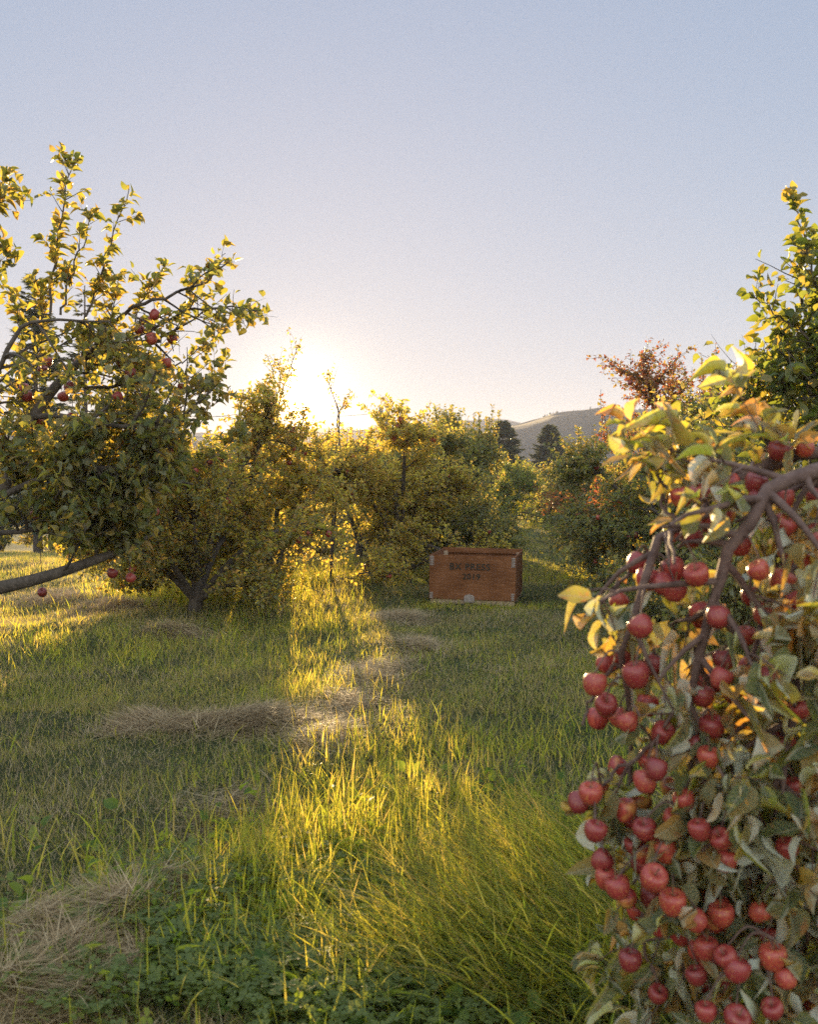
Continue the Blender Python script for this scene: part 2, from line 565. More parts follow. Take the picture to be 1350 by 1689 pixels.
# ------------------------------------------------------------------ apples
def apple_mesh(name, seed, seg=14):
    r_ = random.Random(seed)
    prof = [(0.0, .62), (.10, .66), (.22, .80), (.42, .96), (.66, 1.0), (.88, .86), (1.0, .52), (1.0, .18), (.93, -.20), (.78, -.55), (.55, -.82), (.30, -.93), (.14, -.88), (0.0, -.80)]
    sq = r_.uniform(.85, 1.0); lob = r_.uniform(0, 1)
    V = []; Fq = []; F3 = []
    for j, (r, z) in enumerate(prof):
        if r == 0: V.append((0, 0, z * sq)); continue
        for i in range(seg):
            a = 2 * math.pi * i / seg
            rr = r * (1 + .025 * math.sin(5 * a + lob) * (1 if z < 0 else .5) + .02 * math.sin(2 * a + lob * 7))
            V.append((rr * math.cos(a), rr * math.sin(a), z * sq + .03 * math.sin(a + lob) * r))
    V = np.array(V) * 0.5
    n = len(prof)
    idx = lambda j, i: 1 + (j - 1) * seg + i % seg
    for i in range(seg):
        F3.append((0, idx(1, i), idx(1, i + 1)))
        F3.append((len(V) - 1, idx(n - 2, i + 1), idx(n - 2, i)))
        for j in range(1, n - 2):
            Fq.append((idx(j, i), idx(j + 1, i), idx(j + 1, i + 1), idx(j, i + 1)))
    me = mesh_np(name, V, [np.array(F3), np.array(Fq)])
    me.materials.append(M_APPLE)
    return me


def apple_with_stem(name, seed, seg):
    """one mesh, two materials: skin and the short stem"""
    me0 = apple_mesh(name, seed, seg)
    a = Acc()
    lean = random.Random(seed).uniform(-.15, .15)
    a.tubes(np.array([[(0, 0, .28), (lean * .3, 0, .5), (lean, 0.02, .78)]]), np.array([[.022, .018, .022]]), 5)
    Vs = np.concatenate(a.V); Fs = np.concatenate(a.F4)
    n0 = len(me0.vertices)
    V0 = np.empty(n0 * 3, np.float32); me0.vertices.foreach_get('co', V0)
    f3 = [tuple(p.vertices) for p in me0.polygons if len(p.vertices) == 3]
    f4 = [tuple(p.vertices) for p in me0.polygons if len(p.vertices) == 4]
    me = mesh_np(name, np.vstack([V0.reshape(-1, 3), Vs]), [np.array(f3), np.array(f4), Fs + n0])
    me.materials.append(M_APPLE); me.materials.append(M_STEM)
    mi = np.zeros(len(me.polygons), np.int32); mi[len(f3) + len(f4):] = 1
    me.polygons.foreach_set('material_index', mi)
    bpy.data.meshes.remove(me0)
    return me


AP_NEAR = [apple_mesh('apple', s, 24) for s in range(5)]
_st = Acc()
_st.tubes(np.array([[(0, 0, .27), (.01, 0, .5), (.05, 0.02, .80)]]), np.array([[.026, .020, .026]]), 6)
STEM = _st.mesh('stem')
STEM.materials.append(M_STEM)
AP_FAR = [apple_with_stem('apple', s, 12) for s in range(3)]


def hang_apples(parent, pts, size, meshes, tilt=0.35):
    """each apple an object of its own under its tree; pts are where the stem ends"""
    for p in pts:
        s = random.uniform(*size)
        o = bpy.data.objects.new('apple', random.choice(meshes))
        COL.objects.link(o)
        o.parent = parent
        o.scale = (s, s, s)
        o.rotation_euler = (random.gauss(0, tilt), random.gauss(0, tilt), random.uniform(0, 6.28))
        o.location = Vector([float(v) for v in p]) - parent.location
        if meshes is AP_NEAR:
            st = bpy.data.objects.new('stem', STEM)
            COL.objects.link(st)
            st.parent = o

# ------------------------------------------------------------------ setting: ground, hills
def grid_axis(lo, hi, n, s):
    u = np.linspace(math.asinh(lo / s), math.asinh(hi / s), n)
    return np.sinh(u) * s


gx = grid_axis(-2500, 2500, 420, 3.0)
gy = grid_axis(-60, 4000, 460, 5.0)
XX, YY = np.meshgrid(gx, gy)
ZZ = gz(XX, YY)
ni, nj = XX.shape
ii, jj = np.meshgrid(np.arange(ni - 1), np.arange(nj - 1), indexing='ij')
a0 = (ii * nj + jj).ravel()
me = mesh_np('ground', np.stack([XX, YY, ZZ], -1).reshape(-1, 3), [np.stack([a0, a0 + 1, a0 + nj + 1, a0 + nj], 1)])
M_GROUND, nt, out = new_mat('ground_thatch')
pb = nt.nodes.new('ShaderNodeBsdfPrincipled')
g1 = ramp(nt, [(.3, (.030, .034, .013)), (.55, (.05, .058, .020)), (.75, (.095, .075, .045))], noise(nt, 2.3, 6)).outputs[0]
g2 = ramp(nt, [(.3, (.5, .5, .5)), (.7, (1.25, 1.25, 1.2))], noise(nt, 45, 6)).outputs[0]
nt.links.new(mixc(nt, g1, g2, 1.0, 'MULTIPLY'), pb.inputs['Base Color'])
pb.inputs['Roughness'].default_value = 0.95
pb.inputs['Specular IOR Level'].default_value = 0.1
bp = nt.nodes.new('ShaderNodeBump'); bp.inputs['Distance'].default_value = 0.03
nt.links.new(noise(nt, 60, 5), bp.inputs['Height']); nt.links.new(bp.outputs[0], pb.inputs['Normal'])
nt.links.new(pb.outputs[0], out.inputs['Surface'])
tag(link('ground', me, M_GROUND), kind='structure')


def hnoise(a, seed, octs=5, f=1.0):
    r_ = np.random.default_rng(seed)
    v = 0; amp = 1.0
    for o in range(octs):
        ph = r_.uniform(0, 6.28, 3)
        v = v + amp * (np.sin(a * f + ph[0]) + 0.6 * np.sin(a * f * 1.7 + ph[1])) / 1.6
        f *= 2.1; amp *= 0.5
    return v


def ridge(name, dist, prof, seed, depth, base_z=-8, rough=1.0):
    """a hill whose crest runs across the view at about dist metres; prof: photo px -> crest py"""
    xs = np.linspace(-900, 2600, 520)
    py = np.interp(xs, [p[0] for p in prof], [p[1] for p in prof])
    crest = CAM_Z + (780 - py) / F * dist
    X = (xs - 675) / F * dist
    crest = crest + hnoise(X / 40, seed, 5) * rough
    v = np.linspace(-1, 1, 70)
    VX = np.repeat(X[:, None], 70, 1) * (1 + v[None] * depth / dist)
    VY = dist + v[None] * depth + 18 * hnoise(X / 60, seed + 3, 3)[:, None]
    shape = (1 - v ** 2) ** 0.8
    VZ = base_z + (crest[:, None] - base_z) * shape[None]
    gully = hnoise(VX / 28 + VY / 45, seed + 5, 4) * hnoise(VY / 35, seed + 9, 3)
    VZ = VZ + gully * 3.0 * (1 - np.abs(v[None]) ** 1.0) * (np.abs(v[None]) > .06)
    n_, m_ = VX.shape
    i2, j2 = np.meshgrid(np.arange(n_ - 1), np.arange(m_ - 1), indexing='ij')
    a = (i2 * m_ + j2).ravel()
    me = mesh_np(name, np.stack([VX, VY + 0 * VX, VZ], -1).reshape(-1, 3), [np.stack([a, a + m_, a + m_ + 1, a + 1], 1)])
    return me, X, crest


M_HILL = solid_mat('hill_scrub', (.022, .024, .024), (.048, .044, .038), 0.02, 0.95, 0, 1, 0.05)
me_h, hx, hc = ridge('hills', 420, [(-900, 690), (0, 712), (300, 722), (430, 728), (560, 735), (700, 738), (780, 722), (862, 706), (900, 695), (945, 691), (975, 687), (1010, 690), (1100, 682), (1250, 690), (1500, 676), (2600, 700)], 3, 140)
tag(link('hills', me_h, M_HILL), kind='structure')
me_f, fx, fc = ridge('far_hills', 760, [(-900, 700), (300, 716), (500, 705), (640, 712), (730, 698), (790, 694), (850, 700), (900, 708), (1100, 712), (2600, 705)], 11, 170, rough=2.0)
tag(link('far_hills', me_f, M_HILL), kind='structure')

# tiny wood along the crest of the nearer hill
acc = Acc()
for _ in range(150):
    x = rng.choice([rng.normal(68, 15), rng.normal(85, 4), rng.uniform(40, 220), rng.normal(58, 3.5)])
    i = int(np.clip(np.searchsorted(hx, x), 1, len(hx) - 1))
    h = rng.uniform(1.0, 3.0); w = h * rng.uniform(.25, .4)
    z0 = hc[i] - .8
    y0 = 420 + 18 * float(hnoise(np.array([x / 60]), 6, 3)[0]) + rng.uniform(-6, 4)
    for lv in range(3):
        an = np.arange(7) * 2 * np.pi / 7 + rng.uniform(0, 1)
        zz = z0 + h * (.15 + .25 * lv); r = w * (1 - .28 * lv)
        V = np.vstack([np.stack([x + r * np.cos(an), y0 + r * np.sin(an), np.full(7, zz)], 1), [[x, y0, zz + h * .45]]])
        acc.add(V, [(k, (k + 1) % 7, 7) for k in range(7)])
tag(link('hill_forest', acc.mesh('hill_forest', False), M_NEEDLE), kind='stuff')

# ------------------------------------------------------------------ apple trees
SX = math.tan(-SUN_AZ)


def lane(p):
    """where the evening light comes down the gap in the row"""
    return p[:, 0] + SX * p[:, 1]


def thin_lane(keep=0.15, lanes=((-0.28, 0.90, 2.0), (-3.7, -2.15, 7.6), (-0.80, -0.55, 7.5), (1.5, 1.75, 6.0))):
    """foliage is sparse where the low sun reaches the lawn between the trees"""
    def f(p):
        c = lane(p)
        inside = np.zeros(len(p), bool)
        for lo, hi, y0 in lanes:
            wob = 0.16 * np.sin(p[:, 2] * 9 + p[:, 1] * 1.7) + .10 * np.sin(p[:, 2] * 23 + p[:, 1])
            inside |= (c > lo + wob) & (c < hi + wob) & (p[:, 2] < (p[:, 1] - y0) * 0.0805 + .12)
        return (~inside) | (rng.random(len(p)) < keep)
    return f


def make_tree(x, y, top, rad, label, group, seed=0, limbs=6, nb=60, nt_=500, nl=9000, size=(.055, .085), leaf=None, bark=None,
              tmpl=None, apples=0, apple_size=(.06, .075), sprouts=8, sprout_len=(.5, 1.0), lean=(0, 0), skirt=0.45, cull=None,
              trunk_h=0.55, name='apple_tree', cat='apple tree', twig_r=.004, ap_meshes=None, spr_leaf=26, crown_up=0.25, squash=1.0, tw=(.18, .5)):
    global rng
    keep = rng
    rng = np.random.default_rng(seed + 100)
    random.seed(seed)
    z0 = float(gz(x, y))
    H = top - z0
    root = empty(name, (x, y, z0), label, cat, group)
    tr = bez([(x, y, z0 - .08), (x + .03 + lean[0] * .3, y + lean[1] * .3, z0 + trunk_h * .5), (x + lean[0] * .6, y + lean[1] * .6, z0 + trunk_h), (x + lean[0], y + lean[1], z0 + H * .62)], 12)
    rt = np.linspace(.085, .025, 12) * (.55 + .2 * H)
    LC, LR = [], []
    for i in range(limbs):
        an = 2 * math.pi * (i + rng.uniform(-.3, .3)) / limbs
        low = i % 2 == 0
        s = tr[(2 if low else 5) + (i * 5) % 5]
        rr = rad * rng.uniform(.75, 1.0)
        ez = rng.uniform(.12, .42) if low else rng.uniform(.5, .95)
        if not low: rr *= .8
        e = np.array([x + lean[0] + rr * math.cos(an), y + lean[1] + rr * math.sin(an) * squash, z0 + H * ez])
        mid = (s + e) / 2 + np.array([0, 0, H * rng.uniform(.02, .12)])
        end = e + np.array([0, 0, -H * rng.uniform(-.05, .12)])
        LC.append(bez([s, mid, e, end + (e - mid) * .25], 12)); LR.append(np.linspace(.038, .010, 12) * (.6 + .2 * H))
    LC, LR = np.array(LC), np.array(LR)
    A = np.concatenate([LC, tr[None]]); AR = np.concatenate([LR, rt[None]])
    BC, BR = sprout(A, AR, nb, (.25 * rad, .65 * rad), .25, 1.0, .9, crown_up, .06, .014, 6)
    bot = z0 + skirt
    BC[..., 2] = np.maximum(BC[..., 2], bot + .08 * np.sin(BC[..., 0] * 9))
    TC, TR = sprout(BC, BR, nt_, tw, .15, 1.0, .8, .15, .05, twig_r, 4)
    TC[..., 2] = np.maximum(TC[..., 2], bot - .1 + .12 * rng.random(TC.shape[:2]))
    # bring the crown to its height
    zt = np.quantile(TC[..., 2], .995)
    f = (H - (.25 if sprouts else 0) * min(H * .2, .6)) / (zt - z0)
    for q in (tr, LC, BC, TC):
        q[..., 2] = z0 + (q[..., 2] - z0) * np.where(q[..., 2] > z0, f, 1)
    wood = Acc()
    wood.tubes(tr[None], rt[None], 9)
    if cull is not None:
        kp = cull(LC[:, -1]) & cull(LC[:, 9]) & cull(LC[:, 7]); LC, LR = LC[kp], LR[kp]
    wood.tubes(LC, LR, 7)
    SCm = None
    if sprouts:
        m = BC[..., 2].mean(1) > z0 + H * .45
        src = BC[m] if m.sum() > 3 else BC
        S1, S1R = sprout(src, np.full(src.shape[:2], .012), sprouts * 2, sprout_len, .3, 1.0, .12, 1.6, -.05, .007, 7, .06)
        hi = S1[..., 2].max(1) <= top + .04
        S1, S1R = S1[hi][:sprouts], S1R[hi][:sprouts]
        if len(S1):
            wood.tubes(S1, S1R, 4); SCm = S1
    if cull is not None:
        kp = cull(BC[:, -1]) & cull(BC[:, 3]); BC, BR = BC[kp], BR[kp]
        kp = cull(TC[:, -1]); TC, TR = TC[kp], TR[kp]
    wood.tubes(BC, BR, 5)
    wood.tubes(TC, TR, 3)
    trunk = link('trunk', wood.mesh('trunk'), bark or M_BARK, root)
    la = Acc()
    tmpl = tmpl or LT_MID
    nl = int(nl * 1.45); size = (size[0] * .78, size[1] * .80)
    k = int(nl * .82)
    leaves_on(la, tmpl, TC, k, size, .0, 1.0, .5, .1, .05, cull=cull)
    leaves_on(la, tmpl, BC, nl - k, size, .2, 1.0, .4, .2, .0, cull=cull)
    if SCm is not None:
        leaves_on(la, tmpl, SCm, len(SCm) * spr_leaf, (size[0], size[1] * 1.05), .1, 1.0, .75, .25, .0)
    link('crown', la.mesh('crown'), leaf or M_LEAF, root)
    if apples:
        ap, _, _, _ = sample(BC, BR, apples * 3, .4, 1.0)
        # prefer the outside of the crown
        d = np.linalg.norm(ap[:, :2] - np.array([x, y]), axis=1) - ap[:, 1] * .15
        ap = ap[np.argsort(-d + rng.normal(0, .25, len(d)))][:apples]
        ap[:, 2] -= rng.uniform(.03, .045, len(ap))
        hang_apples(root, ap, apple_size, ap_meshes or AP_FAR)
    rng = keep
    return root


def XY(px, d):
    """ground x,y of a trunk standing at photo column px and depth d"""
    return (px - 675) / F * d, d * math.cos(PITCH)


def top_z(py, d):
    return CAM_Z + (780 - py) / F * d


LEFT_ROW = 'apple trees in the left-hand row'
RIGHT_ROW = 'apple trees in the right-hand row'

# -- second tree of the left row
x, y = XY(318, 10.3)
make_tree(x, y, top_z(618, 10.3), 1.02, 'dense green apple tree with red apples low down, behind the leaning limb at left', LEFT_ROW, 2, 9, 130, 1500, 21000,
          (.055, .085), M_LEAF_L, apples=45, sprouts=16, sprout_len=(.3, .7), skirt=.30, cull=thin_lane(), lean=(.05, 0))
# -- sparse tree in front of the sun, red apples low
x, y = XY(445, 12.0)
make_tree(x, y, top_z(700, 12.0), 1.15, 'loose glowing apple tree just below and left of the sun', LEFT_ROW, 3, 8, 100, 1200, 15000,
          (.055, .085), M_LEAF_Y, apples=45, sprouts=8, sprout_len=(.3, .7), skirt=.20, cull=thin_lane(.10), lean=(.1, 0))
# -- tree right of the sun
x, y = XY(665, 14.0)
make_tree(x, y, top_z(668, 14.0), 1.15, 'backlit apple tree with orange crown right of the sun, left of the wooden bin', LEFT_ROW, 4, 9, 120, 1400, 20000,
          (.055, .085), M_LEAF_Y, apples=30, sprouts=12, sprout_len=(.3, .6), skirt=.12, cull=thin_lane(.15), lean=(-.1, 0))
# -- behind the bin
x, y = XY(733, 16.0)
make_tree(x, y, top_z(694, 16.0), .88, 'broad green apple tree right behind the wooden bin', LEFT_ROW, 5, 9, 120, 1500, 21000,
          (.055, .09), M_LEAF_G, apples=15, sprouts=14, sprout_len=(.4, .9), skirt=.10, lean=(-.15, 0), cull=thin_lane())
x, y = XY(768, 20)
make_tree(x, y, top_z(672, 20), .58, 'apple tree with tall upright shoots at the far end of the left row', LEFT_ROW, 6, 8, 90, 1100, 15000,
          (.06, .09), M_LEAF_G, sprouts=34, sprout_len=(.5, 1.0), skirt=.2, spr_leaf=34)
x, y = XY(822, 26)
make_tree(x, y, top_z(758, 26), .95, 'low dull-green apple tree closing the far end of the grass lane', LEFT_ROW, 7, 8, 90, 1100, 14000,
          (.06, .09), M_LEAF_D, sprouts=40, sprout_len=(.5, 1.1), skirt=.05, spr_leaf=30)
x, y = XY(895, 36)
make_tree(x, y, top_z(764, 36), 1.6, 'hazy apple tree in the gap at the far end of the grass lane', LEFT_ROW, 8, 8, 80, 900, 11000,
          (.07, .11), M_LEAF_G, sprouts=20, sprout_len=(.4, .9), skirt=.05)
x, y = XY(715, 19.5)
make_tree(x, y, top_z(696, 19.5), 1.0, 'apple tree filling in between the orange crown and the tree behind the bin', LEFT_ROW, 21, 8, 80, 900, 12000,
          (.06, .09), M_LEAF_G, sprouts=12, skirt=.1, cull=thin_lane())
x, y = XY(590, 17.5)
make_tree(x, y, top_z(712, 17.5), 1.1, 'pale backlit apple tree seen through the gap under the sun', LEFT_ROW, 22, 8, 80, 900, 11000,
          (.06, .09), M_LEAF_Y, sprouts=12, skirt=.1, cull=thin_lane(.10))
x, y = XY(388, 15.5)
make_tree(x, y, top_z(705, 15.5), .85, 'apple tree behind the loose tree left of the trellis post', LEFT_ROW, 23, 8, 80, 900, 11000,
          (.06, .09), M_LEAF_Y, sprouts=12, skirt=.1, cull=thin_lane(.10))
for px, d, tz, rr, lb, sd in ((528, 22.5, .88, .95, 'low shrub at the far end of the sunlit strip, under the sun', 71),
                              (600, 26, 1.05, 1.1, 'low shrub behind the sunlit strip, right of the first', 72),
                              (455, 24, .95, 1.1, 'low shrub behind the loose tree, left of the sunlit strip', 73),
                              (885, 31, .75, 1.0, 'low shrub across the far end of the grass lane', 75)):
    x, y = XY(px, d)
    make_tree(x, y, tz, rr, lb, 'low shrubs between the rows', sd, 8, 70, 800, 7000, (.06, .09), M_LEAF_Y if px < 700 else M_LEAF_D, sprouts=8, sprout_len=(.2, .4),
              skirt=.05, trunk_h=.15, name='shrub', cat='shrub')
# -- big old trees further down the slope
BACK = 'tall trees down the slope beyond the left row'
for i, (px, d, py, r, lb) in enumerate([
        (505, 44, 742, 2.4, 'low faint tree far below the trellis wires'),
        (610, 48, 738, 2.6, 'faint tree far behind the pale backlit apple tree'),
        (400, 46, 748, 2.2, 'faint tree far behind and left of the trellis post'),
        (250, 44, 735, 2.8, 'far tree glimpsed through the crown of the leaning tree, nearest the centre'),
        (130, 46, 728, 2.8, 'far tree glimpsed under the leaning tree near the left edge'),
        (0, 44, 715, 2.8, 'far tree at the very left edge under the conifers')]):
    x, y = XY(px, d)
    make_tree(x, y, top_z(py, d), r, lb, BACK, 30 + i, 8, 90, 1000, 11000, (.12, .18), [M_LEAF_L, M_LEAF_D][i % 2],
              sprouts=6, skirt=.3, name='orchard_tree', cat='tree', tmpl=LT_FAR, twig_r=.008, tw=(.3, .8))

# -- right row
x, y = XY(1085, 12.5)
make_tree(x, y, top_z(690, 12.5), 1.08, 'round green apple tree at right of the lane, dark apples at its foot', RIGHT_ROW, 40, 10, 130, 1600, 24000,
          (.05, .08), M_LEAF_G, apples=35, sprouts=6, sprout_len=(.2, .5), skirt=.12)
x, y = XY(1108, 14.5)
make_tree(x, y, top_z(582, 14.5), 1.3, 'taller apple tree with rust-red leaves on its sparse top', RIGHT_ROW, 41, 8, 90, 1000, 12000,
          (.055, .085), M_LEAF_R, apples=12, sprouts=26, sprout_len=(.5, 1.0), skirt=1.1, trunk_h=1.4, crown_up=.6, lean=(0, 0))
x, y = XY(1180, 11.0)
make_tree(x, y, top_z(650, 11.0), 1.1, 'green apple tree with upright shoots between the rust-red tree and the tall right tree', RIGHT_ROW, 42, 8, 90, 1100, 14000,
          (.055, .085), M_LEAF_G, apples=8, sprouts=34, sprout_len=(.4, .9), skirt=.3, spr_leaf=34)
x, y = XY(985, 21)
make_tree(x, y, top_z(748, 21), .9, 'hazy apple tree beyond the round right-hand tree', RIGHT_ROW, 43, 8, 70, 800, 10000,
          (.06, .09), M_LEAF_G, sprouts=8, sprout_len=(.3, .6), skirt=.1)
x, y = XY(1290, 8.6)
make_tree(x, y, top_z(660, 8.6), 1.2, 'leafy green apple tree directly behind the near bough of apples', RIGHT_ROW, 44, 9, 110, 1300, 17000,
          (.055, .085), M_LEAF_G, apples=6, sprouts=20, sprout_len=(.3, .7), skirt=.2)
x, y = XY(1420, 16)
make_tree(x, y, top_z(610, 16), 1.6, 'apple tree half hidden behind the tall shoots at the right edge', RIGHT_ROW, 45, 8, 80, 900, 11000,
          (.06, .09), M_LEAF_L, sprouts=8, skirt=.2)


# ------------------------------------------------------------------ trees led by hand along the photo's limbs
def hand_tree(base, guides, label, cat, group, seed, name='apple_tree', nb=60, blen=(.2, .6), nt_=500, tlen=(.12, .35), nl=5000, size=(.06, .085), tmpl=None,
              leaf=None, bark=None, shoots=(), shoot_leaf=34, apples=None, ap_size=(.07, .085), ap_meshes=None, cull=None, droop=.04, up=.25, btips=(.25, 1.0), leafdroop=.05,
              twig_r=.0035, weights=None, sprouts=0, along=.5):
    """guides: list of (points, r0, r1); shoots: long leafy shoots (points, r0, r1)"""
    global rng
    keep = rng
    rng = np.random.default_rng(seed)
    random.seed(seed)
    root = empty(name, base, label, cat, group)
    C = np.array([bez(g[0], 16) for g in guides])
    R = np.array([np.linspace(g[1], g[2], 16) for g in guides])
    C[:, 1:] += rng.normal(0, .006, C[:, 1:].shape)
    wood = Acc()
    wood.tubes(C, R, 10)
    W = np.array(weights) if weights is not None else None
    BC, BR = sprout(C, R, nb, blen, btips[0], btips[1], .9, up, droop, .010, 6, weights=W)
    if cull is not None:
        kp = cull(BC[:, -1]); BC, BR = BC[kp], BR[kp]
    wood.tubes(BC, BR, 6)
    TC, TR = sprout(BC, BR, nt_, tlen, .15, 1.0, .8, up * .6, droop, twig_r, 4)
    if cull is not None:
        kp = cull(TC[:, -1]) & cull(TC[:, 2]); TC, TR = TC[kp], TR[kp]
    wood.tubes(TC, TR, 4)
    ap_pts = apples(C, R, BC, BR) if apples is not None else []
    if len(ap_pts):                                      # a fruiting spur from the nearest wood to every apple
        ap_pts = np.array(ap_pts)
        Wp = np.concatenate([C.reshape(-1, 3), BC.reshape(-1, 3), TC.reshape(-1, 3)])
        for q in ap_pts:
            t = q + np.array([0, 0, ap_size[0] * .62])
            dd = np.linalg.norm(Wp - (t + [0, 0, .03]), axis=1)
            b = Wp[dd.argmin()]
            if dd.min() > .45: continue
            m = (b + t) / 2 + np.array([0, 0, .35 * dd.min()])
            wood.tubes(bez([b, m, t], 7)[None], np.array([[.0032, .003, .0028, .0025, .002, .0018, .0018]]), 5)
    la = Acc()
    tmpl = tmpl or LT_NEAR
    leaves_on(la, tmpl, TC, int(nl * .75), size, .05, 1.0, along, .1, leafdroop, cull=cull)
    leaves_on(la, tmpl, BC, int(nl * .25), size, .2, 1.0, along, .2, leafdroop, cull=cull)
    if len(shoots):
        S = np.array([bez(g[0], 14) for g in shoots]); SR = np.array([np.linspace(g[1], g[2], 14) for g in shoots])
        S[:, 1:-1] += rng.normal(0, .008, S[:, 1:-1].shape)
        wood.tubes(S, SR, 6)
        s2, s2r = sprout(S, SR, len(S) * 7, (.05, .16), .15, .95, .8, .3, 0, .003, 4)
        wood.tubes(s2, s2r, 4)
        leaves_on(la, tmpl, S, len(S) * shoot_leaf, size, .1, 1.0, .7, .25, .0)
        leaves_on(la, tmpl, s2, len(s2) * 5, size, .3, 1.0, .7, .2, .0)
    link('trunk', wood.mesh('trunk'), bark or M_BARK, root)
    link('crown', la.mesh('crown', True, leaf is M_LEAF_F), leaf or M_LEAF, root)
    if apples is not None:
        hang_apples(root, ap_pts, ap_size, ap_meshes or AP_NEAR)
    rng = keep
    return root


# -- near left tree: leaning limbs come in from the left edge
D1 = 5.6
bx, by = -3.45, 6.3
bz = float(gz(bx, by))
base1 = np.array([bx, by, bz])
head = np.array([bx + .15, by - .05, bz + .75])
guides1 = [
    ([base1 - [0, 0, .1], base1 + [.05, 0, .35], head, head + [.1, 0, .5], P(-60, 560, 5.9)], .12, .035),
    ([head - [0, 0, .25], P(-160, 985, 5.7), P(0, 968, 5.5), P(140, 930, 5.5), P(215, 900, 5.7), P(262, 878, 5.9)], .060, .008),
    ([head, P(-90, 860, 5.8), P(0, 820, 5.6), P(22, 755, 5.6), P(52, 688, 5.6), P(107, 617, 5.7), P(140, 588, 5.8), P(190, 566, 5.9), P(265, 560, 6.0)], .050, .012),
    ([head + [0, 0, .2], P(-60, 720, 5.6), P(0, 605, 5.4), P(33, 540, 5.4), P(95, 528, 5.4), P(180, 530, 5.5)], .020, .005),
    ([P(140, 588, 5.8), P(200, 520, 5.7), P(262, 492, 5.6), P(330, 470, 5.6), P(378, 430, 5.6)], .014, .004),
    ([P(190, 566, 5.9), P(250, 545, 5.8), P(310, 512, 5.7), P(370, 508, 5.7), P(434, 513, 5.7)], .012, .003),
    ([P(52, 688, 5.6), P(130, 690, 5.4), P(210, 705, 5.5), P(290, 690, 5.6), P(355, 640, 5.8)], .018, .005),
    ([P(0, 820, 5.6), P(70, 790, 5.4), P(150, 770, 5.4), P(240, 780, 5.7), P(320, 800, 6.0)], .020, .006),
    ([P(-60, 890, 5.7), P(60, 870, 5.5), P(150, 850, 5.7), P(240, 850, 6.0)], .018, .006),
    ([P(107, 617, 5.7), P(150, 640, 5.9), P(230, 630, 6.1), P(300, 600, 6.3)], .014, .005),
    ([head + [0, 0, .3], P(-120, 600, 5.2), P(-60, 460, 5.0), P(-30, 380, 5.0)], .03, .006),
]
shoots1 = [
    ([P(83, 517, 5.4), P(88, 450, 5.4), P(100, 370, 5.4), P(110, 310, 5.4), P(122, 262, 5.4)], .008, .002),
    ([P(100, 520, 5.4), P(112, 470, 5.4), P(135, 410, 5.4), P(153, 352, 5.4)], .007, .002),
    ([P(140, 525, 5.5), P(165, 465, 5.5), P(185, 390, 5.5), P(213, 312, 5.5)], .007, .002),
    ([P(230, 505, 5.7), P(245, 480, 5.7), P(262, 460, 5.7), P(270, 440, 5.7)], .005, .002),
    ([P(330, 470, 5.6), P(345, 458, 5.6), P(360, 440, 5.6), P(372, 418, 5.6)], .004, .002),
    ([P(320, 650, 6.0), P(340, 640, 6.0), P(362, 625, 6.0), P(372, 600, 6.0)], .005, .002),
    ([P(30, 600, 5.5), P(34, 560, 5.5), P(30, 520, 5.5), P(22, 480, 5.5)], .005, .002),
    ([P(60, 610, 5.5), P(66, 560, 5.5), P(70, 520, 5.5), P(62, 488, 5.5)], .005, .002),
    ([P(165, 590, 5.6), P(180, 545, 5.6), P(190, 500, 5.6), P(186, 455, 5.6)], .005, .002),
    ([P(205, 580, 5.7), P(222, 530, 5.7), P(232, 490, 5.7), P(246, 462, 5.7)], .005, .002),
    ([P(285, 560, 5.9), P(300, 520, 5.9), P(318, 490, 5.9), P(322, 462, 5.9)], .004, .002),
    ([P(300, 600, 6.1), P(330, 575, 6.1), P(352, 560, 6.1), P(372, 535, 6.1)], .004, .002),
    ([P(310, 720, 6.1), P(335, 690, 6.1), P(352, 665, 6.1), P(380, 640, 6.1)], .004, .002),
    ([P(300, 780, 6.1), P(330, 770, 6.1), P(362, 745, 6.1), P(385, 720, 6.1)], .004, .002),
    ([P(-60, 470, 5.0), P(-30, 400, 5.0), P(0, 330, 5.0), P(12, 285, 5.0)], .006, .002),
    ([P(-50, 400, 5.0), P(-20, 350, 5.0), P(10, 330, 5.0), P(45, 322, 5.0)], .004, .002),
    ([P(-60, 460, 5.0), P(-25, 420, 5.0), P(0, 400, 5.0), P(15, 432, 5.0)], .004, .002),
]


def apples1(C, R, BC, BR):
    px = [(115, 775), (100, 800), (125, 798), (110, 782), (135, 780), (62, 720), (78, 598), (70, 612), (130, 598), (115, 640), (105, 655), (45, 655), (40, 640),
          (65, 700), (118, 690), (175, 840), (100, 885), (70, 978), (215, 954), (185, 946), (230, 545), (250, 560), (255, 520), (200, 600), (215, 615), (275, 600),
          (170, 700), (250, 705), (280, 750), (205, 780), (150, 735), (290, 790), (255, 845), (60, 850), (195, 655), (300, 640), (230, 660), (285, 560), (90, 640), (240, 530)]
    return [P(a, b, random.uniform(5.6, 6.1)) for a, b in px]


def px_of(p):
    d = p - np.array([0, 0, CAM_Z])
    dep = d @ _fw
    return 675 + F * (d @ _rt) / dep, 844.5 - F * (d @ _up) / dep


